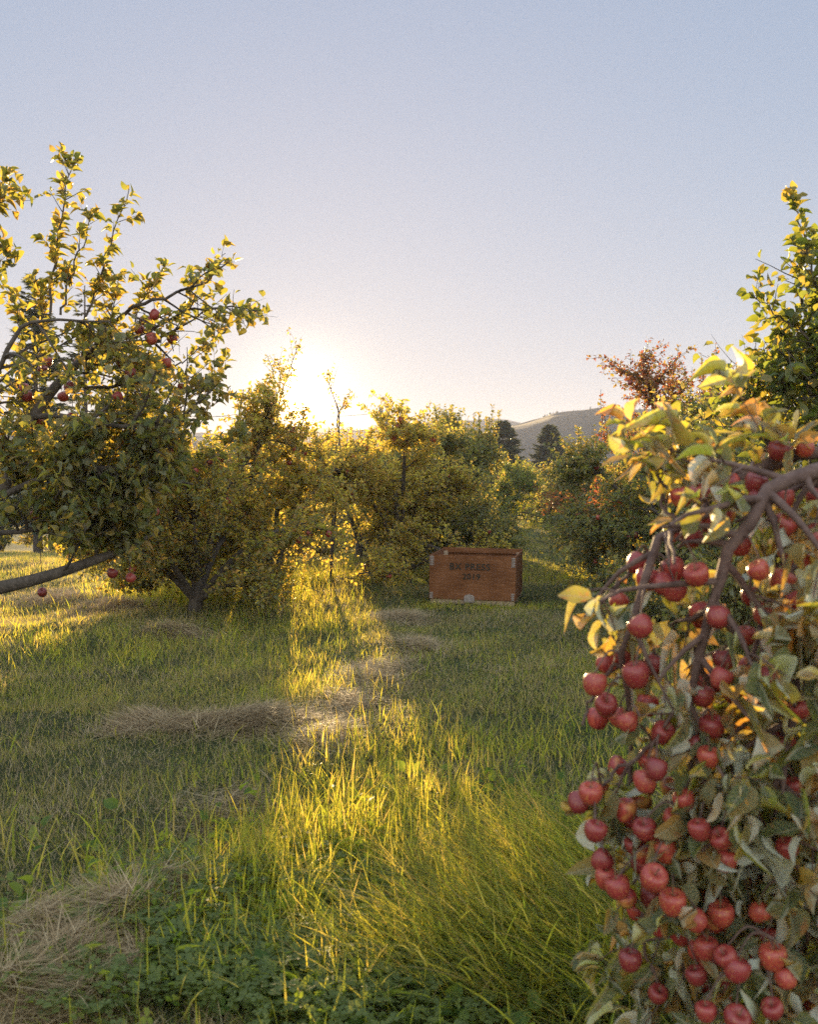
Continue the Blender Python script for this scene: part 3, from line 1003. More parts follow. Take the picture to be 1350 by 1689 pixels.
def cull1(p):
    """crown envelope: ragged top, thin right-hand arm, open air under the low limb"""
    u, v = px_of(p)
    top = np.interp(u, [-200, 0, 60, 95, 180, 215, 240, 300, 345, 385, 440, 520], [560, 600, 545, 515, 510, 520, 500, 445, 425, 415, 500, 560])
    low = np.interp(u, [-200, 0, 120, 220, 300, 345, 380, 450], [900, 915, 900, 925, 800, 640, 575, 535])
    n_ = 14 * np.sin(u * .11) + 10 * np.sin(u * .27 + 1)
    arm = (u > 225) & (v < 590)
    airy = (v < 700) & (u < 330)
    return ~(arm & (rng.random(len(p)) < .45)) & ~(airy & (rng.random(len(p)) < .30)) & (v > top + n_) & (v < low + n_) & ~((p[:, 2] < .80) & (rng.random(len(p)) < .7))


hand_tree(base1, guides1, 'near leaning apple tree at the left edge, long bare limb low over sunlit grass', 'apple tree', LEFT_ROW, 501,
          nb=260, blen=(.15, .50), nt_=1800, tlen=(.1, .26), nl=9300, size=(.044, .070), tmpl=LT_NEAR, leaf=M_LEAF_T, shoots=shoots1, shoot_leaf=38,
          apples=apples1, ap_size=(.056, .070), weights=[.15, .35, .8, .9, 1.2, 1.3, 1.4, 1.6, 1.4, 1.4, .3], cull=cull1)

# -- tall right tree
base3 = np.array([2.75, 5.4, float(gz(2.75, 5.4))])
h3 = base3 + [-.05, 0, .7]
guides3 = [
    ([base3 - [0, 0, .1], base3 + [0, 0, .4], h3, P(1440, 700, 5.2), P(1420, 560, 5.0)], .08, .025),
    ([h3, P(1400, 800, 5.1), P(1360, 700, 5.0), P(1335, 640, 4.9), P(1320, 600, 4.9)], .035, .010),
    ([P(1440, 700, 5.2), P(1380, 620, 5.0), P(1340, 540, 4.9), P(1320, 490, 4.9)], .025, .008),
    ([P(1400, 800, 5.1), P(1330, 760, 5.0), P(1270, 700, 5.0), P(1230, 660, 5.0)], .022, .006),
    ([h3, P(1420, 900, 5.0), P(1340, 850, 4.9), P(1280, 800, 5.0)], .025, .008),
    ([h3, P(1480, 860, 5.2), P(1540, 780, 5.2), P(1580, 720, 5.3)], .03, .01),
]
shoots3 = [
    ([P(1372, 560, 4.7), P(1348, 480, 4.7), P(1335, 420, 4.7), P(1322, 370, 4.7), P(1306, 325, 4.7)], .007, .002),
    ([P(1335, 560, 4.7), P(1300, 535, 4.7), P(1268, 505, 4.7), P(1236, 482, 4.7)], .006, .002),
    ([P(1340, 650, 4.8), P(1320, 600, 4.8), P(1295, 560, 4.8), P(1285, 520, 4.8)], .006, .002),
    ([P(1380, 600, 4.8), P(1365, 520, 4.8), P(1360, 450, 4.8), P(1352, 390, 4.8)], .007, .002),
    ([P(1300, 690, 4.8), P(1295, 650, 4.8), P(1290, 620, 4.8), P(1280, 590, 4.8)], .006, .002),
    ([P(1330, 700, 4.8), P(1325, 660, 4.8), P(1330, 620, 4.8), P(1335, 560, 4.8)], .006, .002),
    ([P(1225, 700, 5.0), P(1218, 680, 5.0), P(1214, 665, 5.0), P(1215, 645, 5.0)], .004, .002),
    ([P(1260, 700, 5.0), P(1262, 670, 5.0), P(1268, 640, 5.0), P(1272, 615, 5.0)], .004, .002),
]
hand_tree(base3, guides3, 'tall apple tree at the right edge with long leafy shoots against the sky', 'apple tree', RIGHT_ROW, 503,
          nb=90, blen=(.2, .5), nt_=520, tlen=(.1, .28), nl=2900, size=(.048, .075), tmpl=LT_NEAR, leaf=M_LEAF_D, shoots=shoots3, shoot_leaf=34)

# -- the laden boughs in the right foreground
DF = 2.2
basef = np.array([2.15, 2.55, float(gz(2.15, 2.55))])
hf = basef + [-.1, 0, .9]
guidesf = [
    ([basef - [0, 0, .1], basef + [.02, 0, .5], hf, P(1900, 800, 2.4), P(1820, 690, 2.4)], .07, .03),
    ([hf, P(1750, 830, 2.35), P(1500, 760, 2.25), P(1350, 782, 2.06), P(1292, 806, 2.03), P(1240, 852, 2.0), P(1202, 920, 2.0), P(1172, 985, 2.0), P(1152, 1060, 2.02), P(1140, 1150, 2.05), P(1140, 1260, 2.1), P(1150, 1400, 2.2)], .021, .006),
    ([P(1500, 760, 2.25), P(1420, 745, 2.3), P(1345, 745, 2.3), P(1285, 752, 2.3), P(1235, 778, 2.28), P(1180, 815, 2.25), P(1120, 868, 2.1), P(1075, 925, 2.05), P(1045, 1010, 2.05), P(1032, 1095, 2.08), P(1040, 1190, 2.2), P(1045, 1300, 2.25)], .018, .005),
    ([P(1350, 782, 2.15), P(1345, 850, 2.2), P(1300, 930, 2.3), P(1262, 1010, 2.35), P(1240, 1120, 2.35), P(1225, 1250, 2.35)], .012, .004),
    ([hf, P(1700, 1000, 2.2), P(1480, 980, 2.1), P(1370, 1050, 2.05), P(1320, 1150, 2.05), P(1290, 1280, 2.05), P(1270, 1420, 2.1), P(1260, 1540, 2.15)], .022, .005),
    ([hf - [0, 0, .2], P(1750, 1200, 2.3), P(1500, 1220, 2.25), P(1400, 1300, 2.2), P(1330, 1420, 2.2), P(1300, 1560, 2.2), P(1280, 1680, 2.2)], .022, .005),
    ([hf - [0, 0, .4], P(1750, 1420, 2.4), P(1500, 1460, 2.4), P(1400, 1540, 2.35), P(1300, 1630, 2.3), P(1180, 1670, 2.25)], .020, .005),
    ([P(1150, 1070, 2.1), P(1180, 1180, 2.2), P(1230, 1320, 2.25), P(1260, 1420, 2.25), P(1310, 1560, 2.2)], .008, .004),
    ([P(1140, 1200, 2.12), P(1085, 1220, 2.1), P(1030, 1262, 2.1), P(985, 1300, 2.1)], .006, .003),
    ([P(1045, 1280, 2.25), P(1060, 1360, 2.2), P(1070, 1440, 2.2), P(1060, 1540, 2.2), P(1085, 1620, 2.2)], .006, .003),
    ([P(1140, 1260, 2.15), P(1150, 1360, 2.2), P(1155, 1480, 2.2), P(1130, 1580, 2.2), P(1150, 1680, 2.2)], .007, .003),
    ([P(1032, 1095, 2.2), P(1000, 1110, 2.2), P(975, 1150, 2.2), P(960, 1190, 2.2)], .005, .003),
    ([P(1075, 925, 2.2), P(1040, 945, 2.2), P(1005, 975, 2.2), P(985, 1010, 2.2)], .005, .003),
    ([P(1500, 1220, 2.25), P(1420, 1180, 2.5), P(1360, 1200, 2.6), P(1300, 1260, 2.6), P(1230, 1340, 2.6)], .012, .004),
]
shootsf = [
    ([P(1120, 868, 2.22), P(1095, 815, 2.35), P(1075, 770, 2.4), P(1052, 722, 2.45)], .005, .002),
    ([P(1180, 815, 2.25), P(1150, 780, 2.3), P(1120, 755, 2.3), P(1110, 740, 2.3)], .004, .002),
    ([P(1285, 752, 2.3), P(1275, 735, 2.3), P(1262, 725, 2.3), P(1240, 712, 2.3)], .004, .002),
]
FRUIT_PX = [(1287, 745), (1328, 742), (1247, 798), (1155, 815), (1250, 820), (1293, 868), (1300, 910), (1253, 942), (1140, 888), (1175, 860), (1222, 900), (1290, 960),
            (1345, 820), (1345, 885), (1050, 930), (1095, 965), (1020, 992), (1058, 1035), (1112, 975), (1150, 950), (1240, 985), (1262, 1015), (1230, 1050), (1300, 1030),
            (1078, 1097), (1050, 1115), (1033, 1082), (982, 1130), (1000, 1165), (1037, 1192), (1022, 1185), (1185, 1020), (1195, 1090), (1190, 1120), (1160, 1150), (1175, 1200),
            (1210, 1145), (1255, 1180), (1240, 1312), (1150, 1232), (1205, 1240), (1170, 1250), (1092, 1210), (1083, 1270), (955, 1325), (975, 1310), (988, 1300), (982, 1372),
            (1045, 1355), (1065, 1370), (1048, 1395), (1100, 1405), (1060, 1425), (1078, 1450), (1000, 1450), (1020, 1465), (992, 1420), (1190, 1385), (1232, 1398), (1155, 1370),
            (1075, 1480), (1110, 1490), (1180, 1450), (1190, 1335), (1215, 1300), (1300, 1400), (1280, 1460), (1252, 1505), (1268, 1552), (1275, 1580), (1040, 1585), (1165, 1565),
            (1172, 1590), (1200, 1580), (1085, 1640), (1165, 1670), (1242, 1650), (1275, 1665), (1320, 1605), (1298, 1615), (1203, 1635), (1215, 1600), (1150, 1610), (1310, 1300),
            (1330, 1370), (1320, 1170), (1290, 1230), (1130, 1320), (1110, 1350), (1270, 1120), (1325, 1080), (1215, 1680), (1340, 1650), (1190, 1510), (1125, 1540), (1065, 1290),
            (1335, 980), (1195, 1420), (1235, 1455), (1150, 1520)]


def applesf(C, R, BC, BR):
    out = []
    for i, (a, b) in enumerate(FRUIT_PX[:100]):
        d = random.uniform(1.95, 2.06) if i % 2 else random.uniform(2.04, 2.20)
        if b < 760: d = 2.25
        out.append(P(a, b, d))
    return out


LIMB_PX = [[(1350, 782), (1292, 806), (1240, 852), (1202, 920), (1172, 985), (1152, 1060), (1140, 1150)],
           [(1345, 745), (1285, 752), (1235, 778)], [(1120, 868), (1075, 925), (1045, 1010), (1032, 1095)]]


def cullf(p):
    # keep the outline of the hanging boughs: no foliage where the photograph shows lawn
    d = p - np.array([0, 0, CAM_Z])
    dep = d @ _fw
    u = 675 + F * (d @ _rt) / dep
    v = 844.5 - F * (d @ _up) / dep
    edge = np.interp(v, [700, 760, 800, 850, 900, 950, 980, 1040, 1090, 1130, 1180, 1230, 1270, 1330, 1400, 1470, 1600, 1690],
                     [1230, 1120, 1070, 1045, 1030, 1015, 955, 965, 995, 955, 935, 975, 945, 905, 945, 985, 980, 1012])
    ok = (u > edge) & (v > 735) & (p[:, 2] > .12) & (dep > 1.7)
    for line in LIMB_PX:
        q = bez([(a, b, 0) for a, b in line], 60)[:, :2]
        dist = np.sqrt(((np.stack([u, v + 30], 1)[:, None] - q[None]) ** 2).sum(-1)).min(1)
        ok &= (dist > 44) | (dep > 2.12) | (rng.random(len(p)) < .12)
    fr = np.array(FRUIT_PX[:100], float)[1::3]
    for dy in (0, 30):
        dist = np.sqrt(((np.stack([u, v + dy], 1)[:, None] - fr[None]) ** 2).sum(-1)).min(1)
        ok &= (dist > 24) | (dep > 2.1) | (rng.random(len(p)) < np.where(v > 1050, .9, .4))
    return ok


root_f = hand_tree(basef, guidesf, 'near apple tree in the right foreground, boughs hanging heavy with small red apples', 'apple tree', None, 505,
                   nb=220, blen=(.08, .28), nt_=460, tlen=(.05, .15), nl=3600, size=(.050, .094), tmpl=LT_F, leaf=M_LEAF_F, bark=M_BARK_F, shoots=shootsf, shoot_leaf=7,
                   apples=applesf, ap_size=(.042, .056), cull=cullf, droop=.10, up=.0, leafdroop=.45, twig_r=.0028, btips=(.18, 1.0),
                   weights=[.0, .9, .9, 1.0, 1.0, 1.1, 1.3, 1.0, 1.0, 1.0, 1.0, 1.0, 1.0, 1.1], along=.6)


# the many smaller apples deeper in the boughs, beyond the hundred that show best
acc = Acc()
_m = AP_NEAR[0]
_v = np.empty(len(_m.vertices) * 3, np.float32); _m.vertices.foreach_get('co', _v); _v = _v.reshape(-1, 3)
_f3 = np.array([tuple(p.vertices) for p in _m.polygons if len(p.vertices) == 3]); _f4 = np.array([tuple(p.vertices) for p in _m.polygons if len(p.vertices) == 4])
random.seed(77); rng = np.random.default_rng(77)
for i in range(80):
    a_, b_ = FRUIT_PX[random.randrange(100)]
    an = random.uniform(0, 6.28); rr = random.uniform(34, 62)
    a_ += rr * math.cos(an) + 6; b_ += rr * math.sin(an)
    if a_ < 960 or b_ < 790: continue
    c_ = P(a_, b_, random.uniform(2.08, 2.32))
    if not cullf(np.array([c_, c_]) + [0, 0, .03]).any() and a_ < 1060: continue
    Q = np.array(Matrix.Rotation(random.uniform(0, 6.28), 3, 'Z') @ Matrix.Rotation(random.gauss(0, .5), 3, 'X'))
    acc.add(c_ + (_v @ Q.T) * random.uniform(.038, .052), _f3, _f4)
inner = link('inner_apples', acc.mesh('inner_apples'), M_APPLE, root_f)
inner['kind'] = 'stuff'


# ------------------------------------------------------------------ conifers
def conifer(x, y, z0, top, rad, label, seed, dens=1.0, bare=.08, group='conifers beyond the orchard'):
    global rng
    keep = rng
    rng = np.random.default_rng(seed)
    H = top - z0
    root = empty('conifer', (x, y, z0), label, 'conifer', group)
    w = Acc()
    w.tubes(np.array([bez([(x, y, z0 - .3), (x, y, z0 + H * .5), (x + H * .004, y, top)], 10)]), np.linspace(H * .018, H * .002, 10)[None], 7)
    n = int(130 * dens)
    t = np.sort(rng.uniform(bare, .985, n) ** .9)
    an = rng.uniform(0, 6.283, n)
    L = rad * (1 - t) ** .75 * rng.uniform(.65, 1.15, n) + .03 * rad
    s = np.stack([np.full(n, x), np.full(n, y), z0 + H * t], 1)
    D = np.stack([np.cos(an), np.sin(an), np.full(n, .0)], 1)
    k = 6
    u = np.linspace(0, 1, k)
    C = s[:, None] + D[:, None] * (L[:, None] * u)[..., None]
    C[..., 2] += (L[:, None] * (.28 * (t[:, None] * 1.6 - .55) * u - .12 * u ** 2 + .10 * u ** 4))
    w.tubes(C, np.repeat((L * .02)[:, None], k, 1) * np.linspace(1, .3, k), 4)
    link('trunk', w.mesh('trunk'), M_CBARK, root)
    # sprays of needles
    a = Acc()
    m = int(5200 * dens)
    i = rng.choice(n, m, p=L / L.sum())
    uu = rng.uniform(.12, 1.0, m) ** .8
    f = uu * (k - 1); b = np.minimum(f.astype(int), k - 2); fr = (f - b)[:, None]
    p = C[i, b] * (1 - fr) + C[i, b + 1] * fr
    tg = norm(C[i, b + 1] - C[i, b])
    sd = rng.choice([-1, 1], m)[:, None] * norm(np.cross(tg, [0, 0, 1.0]))
    dd = norm(tg * .8 + sd * rng.uniform(.2, 1.1, (m, 1)) + rng.normal(0, .22, (m, 3)) + np.array([0, 0, -.15]))
    sz = rad * .16 * rng.uniform(.6, 1.4, m) * (1.15 - .5 * uu)
    tv = np.array([(0, -.03, 0), (.35, -.13, .01), (1, 0, -.05), (.35, .13, .01), (0, .03, 0), (.55, -.28, -.04), (.55, .28, -.04)])
    tf = np.array([(0, 1, 3), (0, 3, 4), (1, 2, 3), (0, 5, 1), (4, 3, 6)])
    Y, Z = ortho(dd, norm(np.array([0, 0, 1.0]) + rng.normal(0, .5, (m, 3))))
    a.place(tv, tf, [], p, dd, Y, Z, sz)
    link('crown', a.mesh('crown', False), M_NEEDLE, root)
    rng = keep
    return root


def conifer_px(px, d, py_top, py_base, wid_px, label, seed, dens=1.0):
    x, y = XY(px, d)
    z0 = float(gz(x, y))
    conifer(x, y, z0, top_z(py_top, d), wid_px / 2 / F * d, label, seed, dens)


conifer_px(62, 38, 452, 0, 190, 'tall dark conifer at far left behind the near tree, tallest of all', 1, 2.6)
conifer_px(143, 42, 474, 0, 150, 'thin open-branched conifer right of the tallest one', 2, .7)
conifer_px(228, 40, 520, 0, 130, 'conifer whose tip shows beside the leaning left tree', 3, 1.0)
conifer_px(-70, 40, 500, 0, 180, 'dark conifer cut off by the left edge of the picture', 4, 1.2)
conifer_px(829, 70, 694, 0, 130, 'dark pointed conifer in front of the hill, above the far end of the row', 5, 3.2)
conifer_px(907, 80, 700, 0, 115, 'browner rounded conifer right of the pointed one, in front of the hill', 6, 3.2)
conifer_px(932, 95, 731, 0, 30, 'small conifer tip just right of the brown one', 7, .4)

# ------------------------------------------------------------------ trellis: posts and wires left of the sun
M_POST = solid_mat('weathered_post', (.12, .09, .07), (.22, .17, .13), 15, 0.85, 0.4, 60)
M_WIRE, nt, out = new_mat('galvanised_wire')
pb = nt.nodes.new('ShaderNodeBsdfPrincipled'); pb.inputs['Base Color'].default_value = (.25, .24, .23, 1); pb.inputs['Metallic'].default_value = .8; pb.inputs['Roughness'].default_value = .5
nt.links.new(pb.outputs[0], out.inputs['Surface'])
DT = 17.5
tx, ty = XY(440, DT)
troot = empty('trellis', (tx, ty, float(gz(tx, ty))), 'wooden trellis posts strung with drooping wires under the sun', 'trellis')
post_tops = [(440, 664, 17.5), (629, 672, 21.0), (640, 667, 21.5), (250, 668, 15.0)]
for (px, py, d) in post_tops:
    t = P(px, py, d); g = float(gz(t[0], t[1]))
    a = Acc(); a.tubes(np.array([bez([(t[0], t[1], g - .2), (t[0], t[1], (g + t[2]) / 2), tuple(t)], 8)]), np.full((1, 8), .045), 8)
    n0 = a.n - 8
    a.V.append(np.array([[t[0], t[1], t[2] + .01]])); a.F3.append(np.array([(n0 + i, n0 + (i + 1) % 8, a.n) for i in range(8)])); a.n += 1
    link('post', a.mesh('post', False), M_POST, troot)
for k, dz in enumerate((.12, .42, .62, .95)):
    a = Acc()
    tops = [P(*q) for q in (post_tops[3], post_tops[0], post_tops[1])]
    for A_, B_ in zip(tops[:-1], tops[1:]):
        A2, B2_ = A_ - [0, 0, dz], B_ - [0, 0, dz + .02 * k]
        a.tubes(np.array([bez([A2, (A2 + B2_) / 2 - [0, 0, .10 + .03 * k], B2_], 12)]), np.full((1, 12), .005), 5)
    link('wire', a.mesh('wire'), M_WIRE, troot)

# bare sapling shoots that stand up in front of the sun
def sapling(base_px, d, paths, label, seed, nleaf, size=(.04, .075), nside=7, mat=None):
    global rng
    keep = rng; rng = np.random.default_rng(seed)
    x, y = XY(base_px, d); z0 = float(gz(x, y))
    root = empty('apple_sapling', (x, y, z0), label, 'young tree')
    C = np.array([bez([(x, y, z0 - .05)] + [P(a, b, d) for a, b in p], 16) for p in paths])
    R = np.repeat(np.linspace(.018, .003, 16)[None], len(C), 0)
    w = Acc(); w.tubes(C, R, 6)
    s, sr = sprout(C, R, nside * len(C), (.12, .4), .55, .97, .6, .5, 0, .004, 5)
    w.tubes(s, sr, 4)
    link('trunk', w.mesh('trunk'), M_BARK, root)
    a = Acc()
    leaves_on(a, LT_MID, s, nleaf, size, .2, 1, .6, -.1, .3)
    leaves_on(a, LT_MID, C, nleaf // 2, size, .7, 1, .6, -.1, .2)
    link('crown', a.mesh('crown'), mat or M_LEAF_L, root)
    rng = keep


sapling(457, 13.0, [[(455, 760), (457, 680), (452, 620), (440, 585)], [(458, 720), (462, 660), (478, 610), (491, 572)], [(456, 760), (450, 690), (462, 630), (458, 592)]],
        'thin bare sapling with a few leaves standing in front of the sun glow', 61, 110)
sapling(545, 13.5, [[(552, 760), (560, 690), (545, 640), (538, 614)], [(560, 740), (556, 700), (562, 675), (575, 668)]],
        'wispy sapling tips immediately right of the sun', 62, 70)

# ------------------------------------------------------------------ the wooden apple bin
def box_mesh(name, boxes, bevel=0.0):
    """boxes: (x0,x1,y0,y1,z0,z1); one mesh, edges softened"""
    import bmesh
    bm = bmesh.new()
    for (x0, x1, y0, y1, z0, z1) in boxes:
        vs = [bm.verts.new((x, y, z)) for x in (x0, x1) for y in (y0, y1) for z in (z0, z1)]
        for f in ((0, 1, 3, 2), (4, 6, 7, 5), (0, 4, 5, 1), (2, 3, 7, 6), (0, 2, 6, 4), (1, 5, 7, 3)):
            bm.faces.new([vs[i] for i in f])
    if bevel:
        bmesh.ops.bevel(bm, geom=list(bm.edges), offset=bevel, segments=2, affect='EDGES', clamp_overlap=True)
    me = bpy.data.meshes.new(name)
    bm.to_mesh(me); bm.free()
    return me


M_PLY, nt, out = new_mat('weathered_plywood')
pb = nt.nodes.new('ShaderNodeBsdfPrincipled')
tc = nt.nodes.new('ShaderNodeTexCoord'); mp = nt.nodes.new('ShaderNodeMapping'); mp.inputs['Scale'].default_value = (3, 3, 60)
nt.links.new(tc.outputs['Object'], mp.inputs['Vector'])
ng = nt.nodes.new('ShaderNodeTexNoise'); ng.inputs['Scale'].default_value = 1.5; ng.inputs['Detail'].default_value = 6
nt.links.new(mp.outputs[0], ng.inputs['Vector'])
gr = ramp(nt, [(.3, (.13, .048, .020)), (.55, (.185, .074, .032)), (.75, (.24, .108, .055))], ng.outputs['Fac']).outputs[0]
st = ramp(nt, [(.35, (.55, .5, .45)), (.6, (1.0, 1.0, 1.0))], noise(nt, 3.5, 5)).outputs[0]
nt.links.new(mixc(nt, gr, st, .8, 'MULTIPLY'), pb.inputs['Base Color'])
pb.inputs['Roughness'].default_value = .9
pb.inputs['Specular IOR Level'].default_value = .12
nt.links.new(pb.outputs[0], out.inputs['Surface'])
M_CLEAT = solid_mat('bare_wood_cleat', (.30, .20, .13), (.42, .30, .20), 20, .85, .3, 80)
M_STRAP = solid_mat('galvanised_corner', (.16, .12, .10), (.27, .21, .19), 30, .45, .4, 120, .5)
M_INK = solid_mat('stencil_ink', (.010, .013, .010), (.025, .025, .02), 60, .9)

BW, BH, BT = 1.0, 0.58, 0.018
bang = math.radians(-11)
bx0, by0 = P(708, 994, 11.25)[:2]
bz0 = float(gz(bx0 + .5, by0 + .4)) + .005
bin_root = empty('apple_bin', (bx0, by0, bz0), 'weathered orange-brown plywood apple bin stencilled PRESS, open-topped on the lawn', 'fruit bin')
bin_root.rotation_euler = (0, math.radians(.6), bang)


def bpart(name, me, mat, label=None):
    me.materials.append(mat)
    o = bpy.data.objects.new(name, me); COL.objects.link(o); o.parent = bin_root
    if label: o['label'] = label
    return o


bpart('front_panel', box_mesh('front_panel', [(0, BW, 0, BT, .07, BH)], .002), M_PLY)
bpart('back_panel', box_mesh('back_panel', [(0, BW, BW - BT, BW, .07, BH + .012)], .002), M_PLY)
bpart('side_panel', box_mesh('side_panel', [(.001, BT, BT + .001, BW - BT - .001, .07, BH - .004)], .002), M_PLY)
bpart('side_panel', box_mesh('side_panel', [(BW - BT, BW - .001, BT + .001, BW - BT - .001, .07, BH - .002)], .002), M_PLY)
bpart('floor_panel', box_mesh('floor_panel', [(BT + .002, BW - BT - .002, BT + .002, BW - BT - .002, .09, .11)], .001), M_PLY)
for yy in (.02, BW / 2 - .05, BW - .12):
    bpart('runner', box_mesh('runner', [(.012, BW - .012, yy, yy + .10, .0, .068)], .004), M_CLEAT)
for (a_, b_) in ((.02, .02), (BW - .07, .02), (.02, BW - .07), (BW - .07, BW - .07)):
    bpart('corner_post', box_mesh('corner_post', [(a_, a_ + .05, b_, b_ + .05, .112, BH - .03)], .003), M_CLEAT)
bpart('top_rail', box_mesh('top_rail', [(.03, BW - .03, BW - .045, BW - BT - .002, BH - .05, BH + .006)], .003), M_PLY)


def corrugated(x0, z0, w, h, n=6, side=False):
    bs = []
    for i in range(n):
        za = z0 + h * i / n
        bs.append((x0, x0 + w, -.006, -.0005, za + .002, za + h / n * .72))
    bs.append((x0 + w * .35, x0 + w * .62, -.0035, -.0008, z0 + .001, z0 + h - .001))
    return box_mesh('corner_strap', bs, .001)


bpart('corner_strap', corrugated(.006, BH - .125, .046, .115), M_STRAP)
bpart('corner_strap', corrugated(BW - .052, BH - .125, .046, .115), M_STRAP)
bpart('corner_strap', corrugated(.006, .075, .040, .075, 4), M_STRAP)
bpart('corner_strap', corrugated(BW - .052, .075, .040, .085, 4), M_STRAP)
# pale arch low in front: light through the fork notch, put in as colour
import bmesh
bm = bmesh.new()
pts = [(-.06, 0), (.06, 0), (.06, .065), (.04, .085), (0, .095), (-.04, .085), (-.06, .065)]
f = bm.faces.new([bm.verts.new((BW * .47 + x_, -.001, .04 + z_)) for x_, z_ in pts])
ex = bmesh.ops.extrude_face_region(bm, geom=[f])
for v in ex['geom']:
    if isinstance(v, bmesh.types.BMVert): v.co.y -= .012
bmesh.ops.recalc_face_normals(bm, faces=bm.faces)
me = bpy.data.meshes.new('notch_light'); bm.to_mesh(me); bm.free()
bpart('notch_light', me, M_STRAP)


def stencil(text, size, x_, z_):
    cu = bpy.data.curves.new('lettering', 'FONT')
    cu.body = text; cu.size = size; cu.extrude = .0006; cu.align_x = 'CENTER'; cu.space_character = 1.12; cu.offset = .0012
    o = bpy.data.objects.new('tmp', cu); COL.objects.link(o)
    bpy.context.view_layer.update()
    me = bpy.data.meshes.new_from_object(o.evaluated_get(bpy.context.evaluated_depsgraph_get()))
    bpy.data.objects.remove(o)
    me.materials.clear()
    t = bpart('lettering', me, M_INK, 'faded dark stencilled letters reading ' + text)
    t.location = (x_, -.0022, z_); t.rotation_euler = (math.pi / 2, 0, 0)


stencil('BX PRESS', .105, BW * .47, BH - .165)
stencil('2019', .095, BW * .49, BH - .275)

# ------------------------------------------------------------------ grass
HAY = [(340, 1195, 150, 16), (450, 1190, 110, 18), (535, 1215, 60, 20), (585, 1165, 60, 26), (620, 1110, 60, 22), (385, 1345, 75, 45), (290, 1470, 70, 28), (60, 1560, 80, 60),
       (110, 1610, 70, 60), (40, 1650, 70, 50), (150, 1655, 60, 30), (205, 1530, 60, 30), (240, 1195, 50, 14), (690, 1070, 40, 12), (300, 1045, 60, 14), (180, 1000, 60, 14), (100, 990, 70, 12), (660, 1020, 45, 9), (225, 1610, 40, 20)]
HAY_W = []
for (px, py, wx, wy) in HAY:
    a_, b_ = G(px, py)
    rx = wx / F * b_
    ry = max(abs(G(px, py - wy)[1] - G(px, py + wy)[1]) / 2, .12)
    HAY_W.append((a_, b_, rx, ry))


def hay_field(x, y):
    v = np.zeros(len(x))
    for (a_, b_, rx, ry) in HAY_W:
        v = np.maximum(v, np.exp(-(((x - a_) / rx) ** 2 + ((y - b_) / ry) ** 2)))
    return v


def vnoise(x, y, s, seed):
    """smooth value noise 0..1"""
    r_ = np.random.default_rng(seed)
    T = r_.random((256, 256))
    u, v = x * s + 1000, y * s + 1000
    i, j = np.floor(u).astype(int), np.floor(v).astype(int)
    f, g = u - i, v - j
    f, g = f * f * (3 - 2 * f), g * g * (3 - 2 * g)
    i0, j0, i1, j1 = i % 256, j % 256, (i + 1) % 256, (j + 1) % 256
    return (T[i0, j0] * (1 - f) + T[i1, j0] * f) * (1 - g) + (T[i0, j1] * (1 - f) + T[i1, j1] * f) * g


def blades(acc, x, y, h, w, lean, az=None, segs=3, curl=1.0, zoff=0.0, root=0.35):
    """curved tapering blades"""
    n = len(x)
    if n == 0: return
    if az is None: az = rng.uniform(0, 2 * np.pi, n)
    dx = np.stack([np.cos(az), np.sin(az), np.zeros(n)], 1)
    fa = az + np.pi / 2 + rng.normal(0, .7, n)
    sx = np.stack([np.cos(fa), np.sin(fa), np.zeros(n)], 1)
    z = gz(x, y) + zoff
    base = np.stack([x, y, z - .005], 1)
    t = np.linspace(0, 1, segs + 1)
    rows = []
    th = lean[:, None] * (root + curl * t[None])            # bend angle along the blade
    px_ = np.cumsum(np.concatenate([np.zeros((n, 1)), np.sin(th[:, 1:]) / segs], 1), 1) * h[:, None]
    pz_ = np.cumsum(np.concatenate([np.zeros((n, 1)), np.cos(th[:, 1:]) / segs], 1), 1) * h[:, None]
    pz_ = np.maximum(pz_, .006)
    for k in range(segs + 1):
        c = base + dx * px_[:, k:k + 1] + np.array([0, 0, 1.0]) * pz_[:, k:k + 1]
        ww = w * (1 - t[k] ** 1.6) * .5
        if k < segs:
            rows.append(c - sx * ww[:, None]); rows.append(c + sx * ww[:, None])
        else:
            rows.append(c)
    V = np.stack(rows, 1)
    m = V.shape[1]
    off = (np.arange(n) * m)[:, None, None]
    q = np.array([(2 * k, 2 * k + 1, 2 * k + 3, 2 * k + 2) for k in range(segs - 1)]).reshape(-1, 4)
    t3 = np.array([(2 * segs - 2, 2 * segs - 1, 2 * segs)])
    acc.add(V.reshape(-1, 3), (t3[None] + off).reshape(-1, 3), (q[None] + off).reshape(-1, 4) if len(q) else None)


def scatter(y0, y1, n, pw=1.0, marg=1.0, k=.47):
    """stations over the lawn between two distances, more of them nearer"""
    u = rng.random(n)
    y = (y0 ** (1 - pw) + u * (y1 ** (1 - pw) - y0 ** (1 - pw))) ** (1 / (1 - pw)) if pw != 1 else y0 * (y1 / y0) ** u
    hw = k * y + marg
    return rng.uniform(-1, 1, n) * hw, y


